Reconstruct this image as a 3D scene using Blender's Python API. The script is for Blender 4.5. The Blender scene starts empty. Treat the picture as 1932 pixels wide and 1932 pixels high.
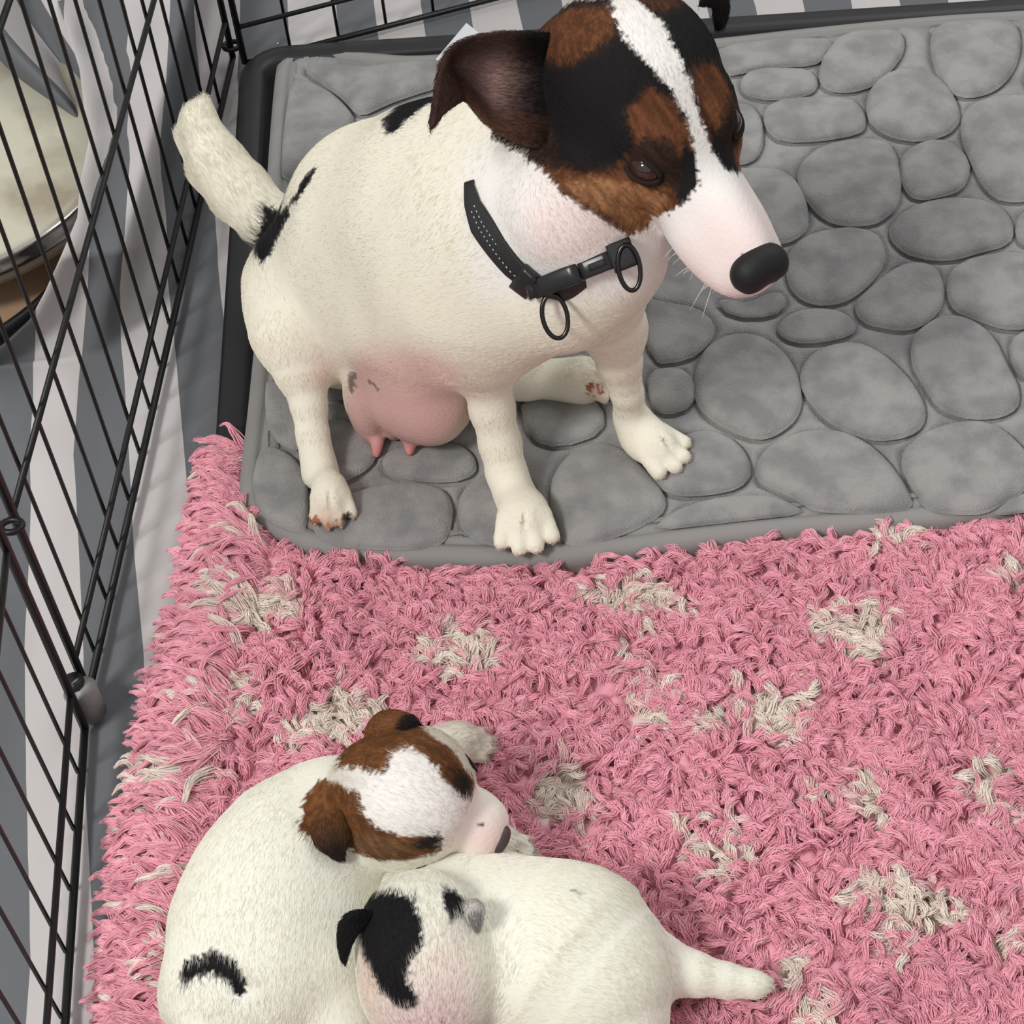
import bpy, bmesh, math, random
import numpy as np
from mathutils import Vector, Matrix
from mathutils.bvhtree import BVHTree
from mathutils.kdtree import KDTree
rng = np.random.default_rng(7); random.seed(7)
SC = bpy.context.scene; COL = SC.collection
# ------------------------------------------------------------------ camera
F = 3700.0; H = 0.91; CC = 966.0                      # focal length in px of a 1932 px frame, eye height, centre
_down = np.array([344.8, 3056.4, F]); _down /= np.linalg.norm(_down)
_up = -_down; _f = np.array([0, 0, 1.0]); _Y = _f - (_f @ _up) * _up; _Y /= np.linalg.norm(_Y); _X = np.cross(_Y, _up)
RW = np.array([_X, _Y, _up]); EYE = np.array([0, 0, H])
cam = bpy.data.cameras.new('camera'); co = bpy.data.objects.new('camera', cam); COL.objects.link(co)
cam.sensor_width = 36; cam.lens = F / 1932 * 36; cam.clip_start = 0.05
_r, _d, _fw = RW[:, 0], RW[:, 1], RW[:, 2]
co.matrix_world = Matrix([[_r[0], -_d[0], -_fw[0], 0], [_r[1], -_d[1], -_fw[1], 0], [_r[2], -_d[2], -_fw[2], H], [0, 0, 0, 1]])
SC.camera = co
# ------------------------------------------------------------------ world, lights, exposure
W = bpy.data.worlds.new('room_light'); SC.world = W; W.use_nodes = True
W.node_tree.nodes['Background'].inputs[0].default_value = (1.0, 0.985, 0.97, 1)
W.node_tree.nodes['Background'].inputs[1].default_value = 0.54
def area(name, loc, target, size, power, col):
    l = bpy.data.lights.new(name, 'AREA'); l.shape = 'RECTANGLE'; l.size, l.size_y = size; l.energy = power; l.color = col
    o = bpy.data.objects.new(name, l); COL.objects.link(o); o.location = loc
    o.rotation_euler = (Vector(target) - Vector(loc)).to_track_quat('-Z', 'Y').to_euler(); return o
area('window_light', (-1.5, -0.5, 2.4), (0, 0.8, 0.1), (0.55, 0.55), 62, (1, 0.985, 0.96))
area('high_back_light', (1.3, 1.9, 2.5), (0, 0.8, 0.1), (1.6, 1.6), 22, (0.97, 0.98, 1))  # wide, faintly cool area light from high at the back right
SC.view_settings.view_transform = 'Standard'; SC.view_settings.look = 'None'; SC.view_settings.gamma = 1
SC.view_settings.use_curve_mapping = False; SC.view_settings.exposure = 0.0
# ------------------------------------------------------------------ pixel helpers
def ray(px, py):
    v = np.array([px - CC, py - CC, F]); v /= np.linalg.norm(v); return RW @ v
def P(px, py, z=0.0):
    r = ray(px, py); return EYE + r * ((z - H) / r[2])
def D(px, py, d): return EYE + ray(px, py) * d
def dist(p): return float(np.linalg.norm(np.array(p) - EYE))
def proj(p):
    v = (np.atleast_2d(p) - EYE) @ RW; return np.column_stack([CC + F * v[:, 0] / v[:, 2], CC + F * v[:, 1] / v[:, 2]])
def inpoly(pts, poly):
    pts = np.atleast_2d(pts); poly = np.array(poly, float); x, y = pts[:, 0], pts[:, 1]; c = np.zeros(len(pts), bool); n = len(poly)
    for i in range(n):
        x1, y1 = poly[i]; x2, y2 = poly[i - 1]
        m = (y1 > y) != (y2 > y)
        if y1 != y2: c ^= m & (x < (x2 - x1) * (y - y1) / (y2 - y1) + x1)
    return c
# ------------------------------------------------------------------ object helpers
def link(name, data, parent=None, mat=None, smooth=False):
    o = bpy.data.objects.new(name, data); COL.objects.link(o)
    if parent is not None: o.parent = parent
    if mat is not None:
        data.materials.clear(); data.materials.append(mat)
    if smooth and hasattr(data, 'polygons'): data.polygons.foreach_set('use_smooth', [True] * len(data.polygons))
    return o
def tag(o, label=None, cat=None, group=None, kind=None):
    if label: o['label'] = label
    if cat: o['category'] = cat
    if group: o['group'] = group
    if kind: o['kind'] = kind
    return o
def empty(name, loc=(0, 0, 0)):
    o = bpy.data.objects.new(name, None); COL.objects.link(o); o.empty_display_size = 0.02; return o
def pymesh(name, v, f):
    me = bpy.data.meshes.new(name); me.from_pydata([tuple(map(float, q)) for q in v], [], [tuple(map(int, q)) for q in f]); me.update(); return me
def fastmesh(name, v, quads):
    me = bpy.data.meshes.new(name); n = len(quads)
    me.vertices.add(len(v)); me.vertices.foreach_set('co', np.asarray(v, np.float32).ravel())
    me.loops.add(n * 4); me.loops.foreach_set('vertex_index', np.asarray(quads, np.int32).ravel())
    me.polygons.add(n); me.polygons.foreach_set('loop_start', np.arange(0, n * 4, 4, dtype=np.int32)); me.update(calc_edges=True); me.validate(); return me
def tube(name, pts, r, n=8, closed=False, parent=None, mat=None, flat=None, caps=True):
    """Tube (or strap when flat=(width, thickness, normals)) along pts; r scalar or list."""
    pts = [np.array(p, float) for p in pts]; N = len(pts); rs = [r] * N if np.isscalar(r) else list(r); V = []; Fc = []
    prev = None
    for i, p in enumerate(pts):
        a = pts[i - 1] if (i > 0 or closed) else p; b = pts[(i + 1) % N] if (i < N - 1 or closed) else p
        t = b - a; t /= np.linalg.norm(t) + 1e-12
        if flat is not None:
            nn = np.array(flat[2][i]); nn = nn - (nn @ t) * t; nn /= np.linalg.norm(nn); s = np.cross(t, nn)
        else:
            if prev is None: nn = np.cross(t, [0.3, 0.2, 0.93])
            else: nn = prev - (prev @ t) * t
            nn /= np.linalg.norm(nn) + 1e-12; s = np.cross(t, nn); prev = nn
        for k in range(n):
            a_ = 2 * math.pi * k / n
            if flat is not None:
                ca, sa = math.cos(a_), math.sin(a_); e = 0.35
                ca = math.copysign(abs(ca) ** e, ca); sa = math.copysign(abs(sa) ** e, sa)
                V.append(p + nn * ca * flat[1] / 2 + s * sa * (flat[0] if np.isscalar(flat[0]) else flat[0][i]) / 2)
            else: V.append(p + (nn * math.cos(a_) + s * math.sin(a_)) * rs[i])
    M = N if closed else N - 1
    for i in range(M):
        j = (i + 1) % N
        for k in range(n): Fc.append((i * n + k, i * n + (k + 1) % n, j * n + (k + 1) % n, j * n + k))
    if caps and not closed:
        Fc.append(tuple(range(n))[::-1]); Fc.append(tuple((N - 1) * n + k for k in range(n)))
    return link(name, pymesh(name, V, Fc), parent, mat, True)
def arr(me, name, data, typ='FLOAT_COLOR', dom='POINT'):
    a = me.attributes.new(name, typ, dom)
    a.data.foreach_set('color' if 'COLOR' in typ else ('vector' if typ == 'FLOAT_VECTOR' else 'value'), np.asarray(data, np.float32).ravel()); return a
# ------------------------------------------------------------------ materials
def mat(name, col=(.5, .5, .5), rough=.6, metal=0., spec=.5, bump=None, noise=None, attr=None, sheen=0, sss=0, coat=0):
    m = bpy.data.materials.new(name); m.use_nodes = True; nt = m.node_tree; b = nt.nodes['Principled BSDF']
    b.inputs['Base Color'].default_value = (*col, 1); b.inputs['Roughness'].default_value = rough; b.inputs['Metallic'].default_value = metal
    b.inputs['Specular IOR Level'].default_value = spec; b.inputs['Sheen Weight'].default_value = sheen; b.inputs['Coat Weight'].default_value = coat
    b.inputs['Subsurface Weight'].default_value = sss; b.inputs['Subsurface Scale'].default_value = 0.004
    tc = nt.nodes.new('ShaderNodeTexCoord'); src = None
    if attr:
        a = nt.nodes.new('ShaderNodeAttribute'); a.attribute_name = attr; src = a.outputs['Color']; nt.links.new(src, b.inputs['Base Color'])
    if noise:                                       # (scale, detail, colour2, contrast lo, hi)
        n = nt.nodes.new('ShaderNodeTexNoise'); n.inputs['Scale'].default_value = noise[0]; n.inputs['Detail'].default_value = noise[1]
        nt.links.new(tc.outputs['Object'], n.inputs['Vector'])
        mr = nt.nodes.new('ShaderNodeMapRange'); mr.inputs[1].default_value = noise[3]; mr.inputs[2].default_value = noise[4]; nt.links.new(n.outputs['Fac'], mr.inputs[0])
        mx = nt.nodes.new('ShaderNodeMix'); mx.data_type = 'RGBA'; nt.links.new(mr.outputs[0], mx.inputs[0])
        if src is not None: nt.links.new(src, mx.inputs[6]); mx.blend_type = 'MULTIPLY'
        else: mx.inputs[6].default_value = (*col, 1)
        mx.inputs[7].default_value = (*noise[2], 1); nt.links.new(mx.outputs[2], b.inputs['Base Color'])
    if bump:                                        # (scale, strength, distance)
        n2 = nt.nodes.new('ShaderNodeTexNoise'); n2.inputs['Scale'].default_value = bump[0]; n2.inputs['Detail'].default_value = 4
        nt.links.new(tc.outputs['Object'], n2.inputs['Vector']); bp = nt.nodes.new('ShaderNodeBump')
        bp.inputs['Strength'].default_value = bump[1]; bp.inputs['Distance'].default_value = bump[2]
        nt.links.new(n2.outputs['Fac'], bp.inputs['Height']); nt.links.new(bp.outputs[0], b.inputs['Normal'])
    return m
M = dict(
    wire=mat('black_coated_wire', (.006, .0055, .006), .45, 0, .35),
    clip=mat('grey_plastic', (.22, .22, .22), .45, bump=(300, .2, .001)),
    tray=mat('black_tray_plastic', (.014, .0145, .016), .42, 0, .45, bump=(900, .15, .0005)),
    mat=mat('grey_mat_fleece', (.335, .325, .315), .95, 0, .15, bump=(900, .9, .0014), noise=(42, 14, (.228, .225, .226), .40, .62), sheen=.25),
    bind=mat('grey_binding', (.265, .258, .25), .8, 0, .2, bump=(900, .4, .0006)),
    floor=mat('wood_floor', (.16, .12, .09), .5, noise=(6, 5, (.10, .07, .05), .4, .6)),
    wood=mat('light_wood', (.47, .31, .19), .45, noise=(9, 6, (.36, .22, .13), .4, .65)),
    stone=mat('cream_marble', (.52, .50, .40), .3, noise=(16, 7, (.33, .29, .21), .52, .68)),
    chrome=mat('chrome', (.7, .68, .66), .16, 1),
    nose=mat('nose_leather', (.010, .0095, .010), .5, 0, .3, bump=(1500, .5, .0006)),
    eye=mat('dark_brown_eye', (.018, .007, .005), .06, 0, .6, coat=1),
    iris=mat('brown_iris', (.035, .012, .007), .12, 0, .5),
    scl=mat('eye_white', (.22, .15, .13), .25),
    lid=mat('dark_eyelid', (.02, .014, .012), .75, 0, .15),
    claw=mat('claw_horn', (.36, .25, .17), .5), clawb=mat('black_claw', (.012, .01, .01), .35),
    pad=mat('paw_pad', (.30, .10, .06), .6),
    nylon=mat('black_nylon', (.009, .009, .010), .55, bump=(1800, .7, .0006)),
    plast=mat('black_plastic', (.012, .012, .013), .32),
    ring=mat('black_nickel', (.05, .048, .047), .24, 1),
    stitch=mat('reflective_stitch', (.55, .55, .55), .4),
    card=mat('white_card', (.62, .63, .66), .6),
    skin=mat('animal_coat', attr='col', rough=.8, spec=.15, bump=(420, .35, .0012), sss=0),
    fur=mat('fur_hair', attr='col', rough=.6, spec=.25),
    pile=mat('pile_fibre', attr='col', rough=.75, spec=.15, sheen=.2),
    hair=mat('whisker_hair', (.6, .58, .55), .4), hairb=mat('black_whisker', (.02, .02, .02), .4),
)
# ------------------------------------------------------------------ implicit surfaces (distance fields, surface nets)
class Body:
    def __init__(s): s.pr = []
    def cap(s, a, b, ra, rb=None, k=.012, op='+', flow=None):
        s.pr.append(('c', np.array(a, float), np.array(b, float), ra, ra if rb is None else rb, k, op, flow)); return s
    def chain(s, pts, k=.012, flow=1):
        for (a, ra), (b, rb) in zip(pts[:-1], pts[1:]): s.cap(a, b, ra, rb, k, '+', flow)
        return s
    def ell(s, c, rad, B=None, k=.012, op='+', flow=None):
        s.pr.append(('e', np.array(c, float), np.array(rad, float), np.eye(3) if B is None else np.array(B), 0, k, op, flow)); return s
    def prim_d(s, p, X):
        if p[0] == 'c':
            a, b = p[1], p[2]; ab = b - a; L = ab @ ab + 1e-12
            t = np.clip(((X - a) @ ab) / L, 0, 1); return np.linalg.norm(X - a - t[..., None] * ab, axis=-1) - (p[3] + (p[4] - p[3]) * t)
        q = (X - p[1]) @ p[3]; k0 = np.linalg.norm(q / p[2], axis=-1); k1 = np.linalg.norm(q / p[2] ** 2, axis=-1)
        return k0 * (k0 - 1) / (k1 + 1e-9)
    def box(s, p, pad):
        if p[0] == 'c':
            r = max(p[3], p[4]) + pad; return np.minimum(p[1], p[2]) - r, np.maximum(p[1], p[2]) + r
        e = np.sqrt(((np.array(p[3]) * p[2]) ** 2).sum(1)) + pad; return p[1] - e, p[1] + e
    def mesh(s, name, h, smooth=2):
        lo = np.min([s.box(p, .01)[0] for p in s.pr if p[6] == '+'], 0); hi = np.max([s.box(p, .01)[1] for p in s.pr if p[6] == '+'], 0)
        n = np.ceil((hi - lo) / h).astype(int) + 1; g = np.full(n, .05, np.float32)
        ax = [lo[i] + h * np.arange(n[i]) for i in range(3)]
        for p in s.pr:
            k = p[5]; a, b = s.box(p, max(.03, 2 * k)); i0 = np.clip(np.floor((a - lo) / h).astype(int), 0, n); i1 = np.clip(np.ceil((b - lo) / h).astype(int) + 1, 0, n)
            if np.any(i1 <= i0): continue
            X = np.stack(np.meshgrid(*[ax[i][i0[i]:i1[i]] for i in range(3)], indexing='ij'), -1).astype(np.float32)
            d = s.prim_d(p, X).astype(np.float32); sl = tuple(slice(i0[i], i1[i]) for i in range(3)); f = g[sl]
            if p[6] == '+':
                hh = np.clip(.5 + .5 * (f - d) / k, 0, 1); g[sl] = f + (d - f) * hh - k * hh * (1 - hh)
            else:
                hh = np.clip(.5 - .5 * (f + d) / k, 0, 1); g[sl] = f + (-d - f) * hh + k * hh * (1 - hh)
        ins = g < 0; c = [ins[i:n[0] - 1 + i, j:n[1] - 1 + j, l:n[2] - 1 + l] for i in (0, 1) for j in (0, 1) for l in (0, 1)]
        sm = sum(x.astype(np.int8) for x in c); act = (sm > 0) & (sm < 8); idx = np.full(act.shape, -1, np.int32); ii = np.argwhere(act); idx[act] = np.arange(len(ii))
        acc = np.zeros((len(ii), 3)); cnt = np.zeros(len(ii))
        cor = [(i, j, l) for i in (0, 1) for j in (0, 1) for l in (0, 1)]
        for a in cor:
            for ax_ in range(3):
                if a[ax_]: continue
                b = list(a); b[ax_] = 1
                va = g[ii[:, 0] + a[0], ii[:, 1] + a[1], ii[:, 2] + a[2]]; vb = g[ii[:, 0] + b[0], ii[:, 1] + b[1], ii[:, 2] + b[2]]
                m = (va < 0) != (vb < 0); t = va / (va - vb + 1e-12); q = np.tile(np.array(a, float), (len(ii), 1)); q[:, ax_] += t
                acc[m] += q[m]; cnt[m] += 1
        V = lo + h * (ii + acc / cnt[:, None]); Q = []
        for ax_ in range(3):
            u, v = (ax_ + 1) % 3, (ax_ + 2) % 3
            s0 = [slice(None)] * 3; s1 = [slice(None)] * 3; s0[ax_] = slice(0, n[ax_] - 1); s1[ax_] = slice(1, n[ax_])
            for sign in (0, 1):
                e = (ins[tuple(s0)] & ~ins[tuple(s1)]) if sign == 0 else (~ins[tuple(s0)] & ins[tuple(s1)])
                E_ = np.argwhere(e); E_ = E_[(E_[:, u] > 0) & (E_[:, v] > 0) & (E_[:, u] < n[u] - 1) & (E_[:, v] < n[v] - 1)]
                def at(du, dv):
                    q = E_.copy(); q[:, u] -= du; q[:, v] -= dv; return idx[q[:, 0], q[:, 1], q[:, 2]]
                qd = np.column_stack([at(1, 1), at(0, 1), at(0, 0), at(1, 0)]); Q.append(qd if sign == 0 else qd[:, ::-1])
        Q = np.concatenate(Q); Q = Q[(Q >= 0).all(1)]
        for _ in range(smooth):
            S = np.zeros_like(V); C_ = np.zeros(len(V))
            for k in range(4):
                np.add.at(S, Q[:, k], V[Q[:, (k + 1) % 4]]); np.add.at(C_, Q[:, k], 1)
                np.add.at(S, Q[:, (k + 1) % 4], V[Q[:, k]]); np.add.at(C_, Q[:, (k + 1) % 4], 1)
            V = V + .5 * (S / np.maximum(C_, 1)[:, None] - V)
        return V, Q
    def flow(s, X, default):
        best = np.full(len(X), 9.); out = np.tile(np.array(default, float), (len(X), 1))
        for p in s.pr:
            if p[7] is None or p[6] != '+': continue
            d = s.prim_d(p, X); m = d < best; best[m] = d[m]
            v = (p[2] - p[1]) if np.isscalar(p[7]) else np.array(p[7], float)
            out[m] = v / (np.linalg.norm(v) + 1e-9)
        return out
def bvh(V, Q): return BVHTree.FromPolygons([Vector(v) for v in V], [tuple(map(int, q)) for q in Q])
def hit(bv, px, py):
    r = ray(px, py); h = bv.ray_cast(Vector(EYE), Vector(r)); return None if h[0] is None else np.array(h[0])
def srgb(*c): return tuple(((x / 255) / 12.92 if x / 255 <= .04045 else ((x / 255 + .055) / 1.055) ** 2.4) for x in c)
def paint(V, bv, base, polys, box, step=7, extra=(), mirror=None, soft=5, jitter=.0007, Q=None):
    """Coat markings as labelled points fixed on the body; every point of the skin takes the colour of its nearest marking points."""
    x0, y0, x1, y1 = box; xs, ys = np.meshgrid(np.arange(x0, x1, step), np.arange(y0, y1, step)); pts = np.column_stack([xs.ravel(), ys.ravel()]).astype(float)
    pts += rng.uniform(-1, 1, pts.shape) * step * .3; col = np.tile(np.array(base, float), (len(pts), 1))
    for c, poly in polys: col[inpoly(pts, poly)] = c
    S = []; Cc = []
    for (a, b), c in zip(pts, col):
        h = hit(bv, a, b)
        if h is not None:
            S.append(h); Cc.append(c)
            if mirror is not None:
                m = mirror(h)
                if m is not None: S.append(m); Cc.append(c)
    for p, c in extra: S.append(np.array(p)); Cc.append(np.array(c))
    kd = KDTree(len(S))
    for i, q in enumerate(S): kd.insert(Vector(q), i)
    kd.balance(); out = np.zeros((len(V), 3)); Cc = np.array(Cc); jit = rng.normal(0, jitter, V.shape)
    for i, v in enumerate(V):
        w = 0; a = np.zeros(3)
        for _, j, d in kd.find_n(Vector(v + jit[i]), soft):
            q = 1 / (d * d + 1e-6); a += Cc[j] * q; w += q
        out[i] = a / w
    br = (out[:, 0] > out[:, 2] * 2.0) & (out.mean(1) < .25)    # brown coat is flecked with darker hair
    w = .5 + .5 * np.sin(vnoise(V[:, 0] + V[:, 2] * .6, V[:, 1] - V[:, 2] * .7, .0028, 91) * 9 + vnoise(V[:, 0], V[:, 2], .012, 92) * 5)
    out[br] *= (1.08 - .55 * w[br])[:, None]
    if Q is not None:                                   # pale coat tones run softly into each other
        m = out.mean(1) > .20
        for _ in range(60):
            S = out.copy(); C_ = np.ones(len(V))
            for k in range(4):
                for a, b in ((Q[:, k], Q[:, (k + 1) % 4]), (Q[:, (k + 1) % 4], Q[:, k])):
                    ok = m[a] & m[b]; np.add.at(S, a[ok], out[b[ok]]); np.add.at(C_, a[ok], 1)
            out = np.where(m[:, None], S / C_[:, None], out)
    return out
def skin_obj(name, V, Q, col, parent, m=None):
    me = fastmesh(name, V, Q); arr(me, 'col', np.column_stack([col, np.ones(len(col))])); return link(name, me, parent, m or M['skin'], True)
def curves(name, pts, radii, col, parent, m, label=None):
    """pts (n, k, 3), radii (n, k), col (n, 3): hair as real curves"""
    n, k = pts.shape[:2]; hc = bpy.data.hair_curves.new(name); hc.add_curves([k] * n)
    hc.attributes['position'].data.foreach_set('vector', pts.astype(np.float32).ravel())
    ra = hc.attributes.get('radius') or hc.attributes.new('radius', 'FLOAT', 'POINT'); ra.data.foreach_set('value', radii.astype(np.float32).ravel())
    a = hc.attributes.new('col', 'FLOAT_COLOR', 'CURVE'); a.data.foreach_set('color', np.column_stack([col, np.ones(n)]).astype(np.float32).ravel())
    o = link(name, hc, parent, m); o['kind'] = 'stuff'; return o
def sample(V, Q, col, n):
    a, b, c, d = [V[Q[:, i]] for i in range(4)]; nr = np.cross(c - a, d - b); ar = np.linalg.norm(nr, axis=1); nr /= ar[:, None] + 1e-12
    i = rng.choice(len(Q), n, p=ar / ar.sum()); u, v = rng.random(n)[:, None], rng.random(n)[:, None]
    p = (a[i] * (1 - u) + b[i] * u) * (1 - v) + (d[i] * (1 - u) + c[i] * u) * v
    cc = (col[Q[i, 0]] * (1 - u) + col[Q[i, 1]] * u) * (1 - v) + (col[Q[i, 3]] * (1 - u) + col[Q[i, 2]] * u) * v
    return p, nr[i], cc
def smooth_flow(p, fl, cell=.02):
    kd = KDTree(min(len(p), 3000)); sub = rng.choice(len(p), min(len(p), 3000), replace=False)
    for i, j in enumerate(sub): kd.insert(Vector(p[j]), i)
    kd.balance(); fs = fl[sub]; sm = np.array([np.mean([fs[t[1]] for t in kd.find_n(Vector(p[j]), 12)], 0) for j in sub])
    return np.array([sm[kd.find(Vector(q))[1]] for q in p]) if len(p) < 1 else sm[[kd.find(Vector(q))[1] for q in p]]
def coat(name, body, V, Q, col, n, length, parent, default, lift=.35, rad=.00011, lenf=None, bare=None):
    p, nr, cc = sample(V, Q, col, n)
    if bare is not None:
        k = ~bare(p); p, nr, cc = p[k], nr[k], cc[k]; n = len(p)
    fl = smooth_flow(p, body.flow(p, default)); fl += rng.normal(0, .16, fl.shape)
    t = fl - (fl * nr).sum(1)[:, None] * nr; t /= np.linalg.norm(t, axis=1)[:, None] + 1e-9
    L = length * rng.uniform(.6, 1.15, n)
    if lenf is not None: L *= lenf(p)
    pts = np.zeros((n, 4, 3))
    for i, s in enumerate((0, .33, .67, 1)):
        pts[:, i] = p - nr * .0004 + t * (L * s * .96)[:, None] + nr * (L * lift * (s - .55 * s * s))[:, None]
    r = np.outer(np.full(n, rad), [1, .9, .65, .2]); cc = cc * rng.uniform(.86, 1.08, n)[:, None]
    return curves(name, pts, r, cc, parent, M['fur'])
# ================================================================== THE SETTING
def vnoise(x, y, s, seed=0):
    """smooth value noise"""
    r = np.random.default_rng(seed); T = r.random((64, 64)); X, Y = x / s + 1000, y / s + 1000
    i, j = np.floor(X).astype(int), np.floor(Y).astype(int); u, v = X - i, Y - j; u = u * u * (3 - 2 * u); v = v * v * (3 - 2 * v)
    g = lambda a, b: T[a % 64, b % 64]
    return (g(i, j) * (1 - u) + g(i + 1, j) * u) * (1 - v) + (g(i, j + 1) * (1 - u) + g(i + 1, j + 1) * u) * v
def grid(x0, x1, nx, y0, y1, ny):
    X, Y = np.meshgrid(np.linspace(x0, x1, nx), np.linspace(y0, y1, ny), indexing='ij'); i, j = np.meshgrid(np.arange(nx - 1), np.arange(ny - 1), indexing='ij')
    a = (i * ny + j).ravel(); return X.ravel(), Y.ravel(), np.column_stack([a, a + ny, a + ny + 1, a + 1])
fl = pymesh('floor', [(-3, -2, -.012), (3, -2, -.012), (3, 5, -.012), (-3, 5, -.012), (-3, -2, -.05), (3, -2, -.05), (3, 5, -.05), (-3, 5, -.05)],
            [(0, 1, 2, 3), (7, 6, 5, 4), (0, 4, 5, 1), (1, 5, 6, 2), (2, 6, 7, 3), (3, 7, 4, 0)])
tag(link('floor', fl, None, M['floor']), kind='structure')
# ---- striped cotton sheet under the pen: stripe borders traced on the ground
BR = [[(-140, 500), (-130, 900), (-140, 1400), (-130, 1900)], [(-40, 560), (-40, 907), (-50, 1300), (-42, 1850)],
      [(69, 567), (60, 860), (58, 907), (44, 1220), (44, 1380), (53, 1808)], [(152, 0), (165, 31), (180, 57), (210, 143), (226, 225), (200, 300), (172, 380), (167, 543), (138, 860), (154, 1220), (157, 1463), (176, 1825)],
      [(233, 0), (244, 43), (238, 95), (250, 150), (238, 238), (245, 300), (234, 448), (225, 543), (228, 662), (238, 805), (250, 1032), (269, 1229), (275, 1500), (285, 1850)],
      [(322, 20), (314, 143), (307, 214), (299, 286), (312, 400), (314, 519), (330, 669), (346, 852), (351, 915), (365, 1200), (380, 1700)],
      [(364, 24), (376, 143), (390, 270), (405, 400), (410, 490), (440, 800), (470, 1300)], [(451, 20), (446, 143), (455, 300), (520, 900)], [(541, 0), (544, 80), (560, 300), (600, 900)],
      [(633, 0), (641, 80), (655, 300), (690, 900)], [(704, 0), (715, 80), (730, 300), (760, 900)], [(793, 0), (805, 80), (815, 300), (850, 900)], [(885, 0), (894, 60), (900, 300), (930, 900)],
      [(975, 0), (987, 50), (1000, 300), (1010, 900)], [(1060, 0), (1070, 50), (1080, 300), (1090, 900)]]
Bg = []
for b in BR:
    g = np.array([P(*q)[:2] for q in b]); g = g[np.argsort(g[:, 1])]; Bg.append(g)
def stripe_u(x, y):
    bx = np.array([np.interp(y, g[:, 1], g[:, 0]) for g in Bg]); u = np.zeros(len(x))
    for i in range(len(x)):
        c = bx[:, i]
        if x[i] <= c[0]: u[i] = (x[i] - c[0]) / .03
        elif x[i] >= c[-1]: u[i] = len(c) - 1 + (x[i] - c[-1]) / .036
        else:
            k = np.searchsorted(c, x[i]) - 1; u[i] = k + (x[i] - c[k]) / max(c[k + 1] - c[k], 1e-4)
    return u
edge = np.array([P(*q)[:2] for q in [(-80, 700), (0, 655), (57, 602), (84, 552), (112, 490), (146, 410), (150, 350), (168, 262), (160, 215), (150, 130), (118, 30), (90, -60), (60, -200), (40, -420)]])
X, Y, Q = grid(-.72, .62, 300, .15, 1.62, 300)
ex = np.interp(Y, edge[:, 1], edge[:, 0], left=-9)
X2 = np.where((Y > edge[0, 1]) & (X < ex), ex, X)               # cloth ends along its folded edge
U = stripe_u(X2, Y)
fold = .012 * (vnoise(X2 * 3, Y, .16, 3) - .5) + .006 * (vnoise(X2 * 2, Y, .05, 4) - .5)
near = np.clip((-.20 - X2 - .14 * (1.24 - Y)) / .05, 0, 1)       # flat inside the pen, loose outside it
Z = -.004 + np.abs(fold) * near * 2.2 + .014 * np.exp(-((X2 - ex) / .014) ** 2) * (Y > edge[0, 1]) * near + .0012 * (vnoise(X2, Y, .03, 8) - .5)
rise = np.clip((-.190 - X2 - .142 * (1.24 - Y)) / .030, 0, 1); rise = rise * rise * (3 - 2 * rise) * np.clip((Y - .93) / .10, 0, 1)   # cloth rides up over the stool
Z += .070 * rise; kx = 1 - np.maximum(Z, 0) * (rise > 0) / H; X2 = X2 * kx; Y = Y * kx
keep = (np.abs(X2[Q] - X2[Q][:, :1]).max(1) > 1e-9)
me = fastmesh('striped_sheet', np.column_stack([X2, Y, Z]), Q[keep]); arr(me, 'u', U, 'FLOAT')
def stripe_mat(name, u_attr='u'):
    m = mat(name, (.3, .3, .3), .9, 0, .1, bump=(500, .2, .0006)); nt = m.node_tree; b = nt.nodes['Principled BSDF']
    a = nt.nodes.new('ShaderNodeAttribute'); a.attribute_name = u_attr
    h = nt.nodes.new('ShaderNodeMath'); h.operation = 'MULTIPLY'; h.inputs[1].default_value = .5; nt.links.new(a.outputs['Fac'], h.inputs[0])
    fr = nt.nodes.new('ShaderNodeMath'); fr.operation = 'FRACT'; nt.links.new(h.outputs[0], fr.inputs[0])
    g = nt.nodes.new('ShaderNodeMath'); g.operation = 'GREATER_THAN'; g.inputs[1].default_value = .5; nt.links.new(fr.outputs[0], g.inputs[0])
    mx = nt.nodes.new('ShaderNodeMix'); mx.data_type = 'RGBA'; mx.inputs[6].default_value = (.50, .475, .47, 1); mx.inputs[7].default_value = (.135, .14, .15, 1)
    nt.links.new(g.outputs[0], mx.inputs[0]); nt.links.new(mx.outputs[2], b.inputs['Base Color']); return m
M['sheet'] = stripe_mat('striped_cotton')
sheet = tag(link('striped_sheet', me, None, M['sheet'], True), 'grey and off-white striped cotton sheet spread under the black wire pen', 'sheet')
# folded-back flap of the same sheet, seen through the wires at the top left
fc = [((-60, -60), .075), ((-60, 30), .07), ((0, 105), .055), ((70, 165), .045), ((120, 205), .035), ((160, 250), .02)]
V = []; Uf = []; nw = 14
for i, ((a, b), z) in enumerate(fc):
    w = [270, 230, 190, 150, 118, 60][i]
    for k in range(nw):
        t = k / (nw - 1); s = t * w
        q = P(a + s * .62, b - s * .95 + 14 * t * (1 - t), z + .03 + .014 * math.sin(t * 9 + i * .4) * (1 - t * .3) - .012 * t)
        if k == 0: q = P(a - 6, b + 6, z + .01)
        V.append(q); Uf.append(-.7 + t * 4.3)
Qf = [(i * nw + k, i * nw + k + 1, (i + 1) * nw + k + 1, (i + 1) * nw + k) for i in range(len(fc) - 1) for k in range(nw - 1)]
me = pymesh('folded_flap', V, Qf); arr(me, 'u', Uf, 'FLOAT')
o = link('folded_flap', me, sheet, M['sheet'], True); s = o.modifiers.new('s', 'SOLIDIFY'); s.thickness = .0015; s = o.modifiers.new('ss', 'SUBSURF'); s.levels = s.render_levels = 2
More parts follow.
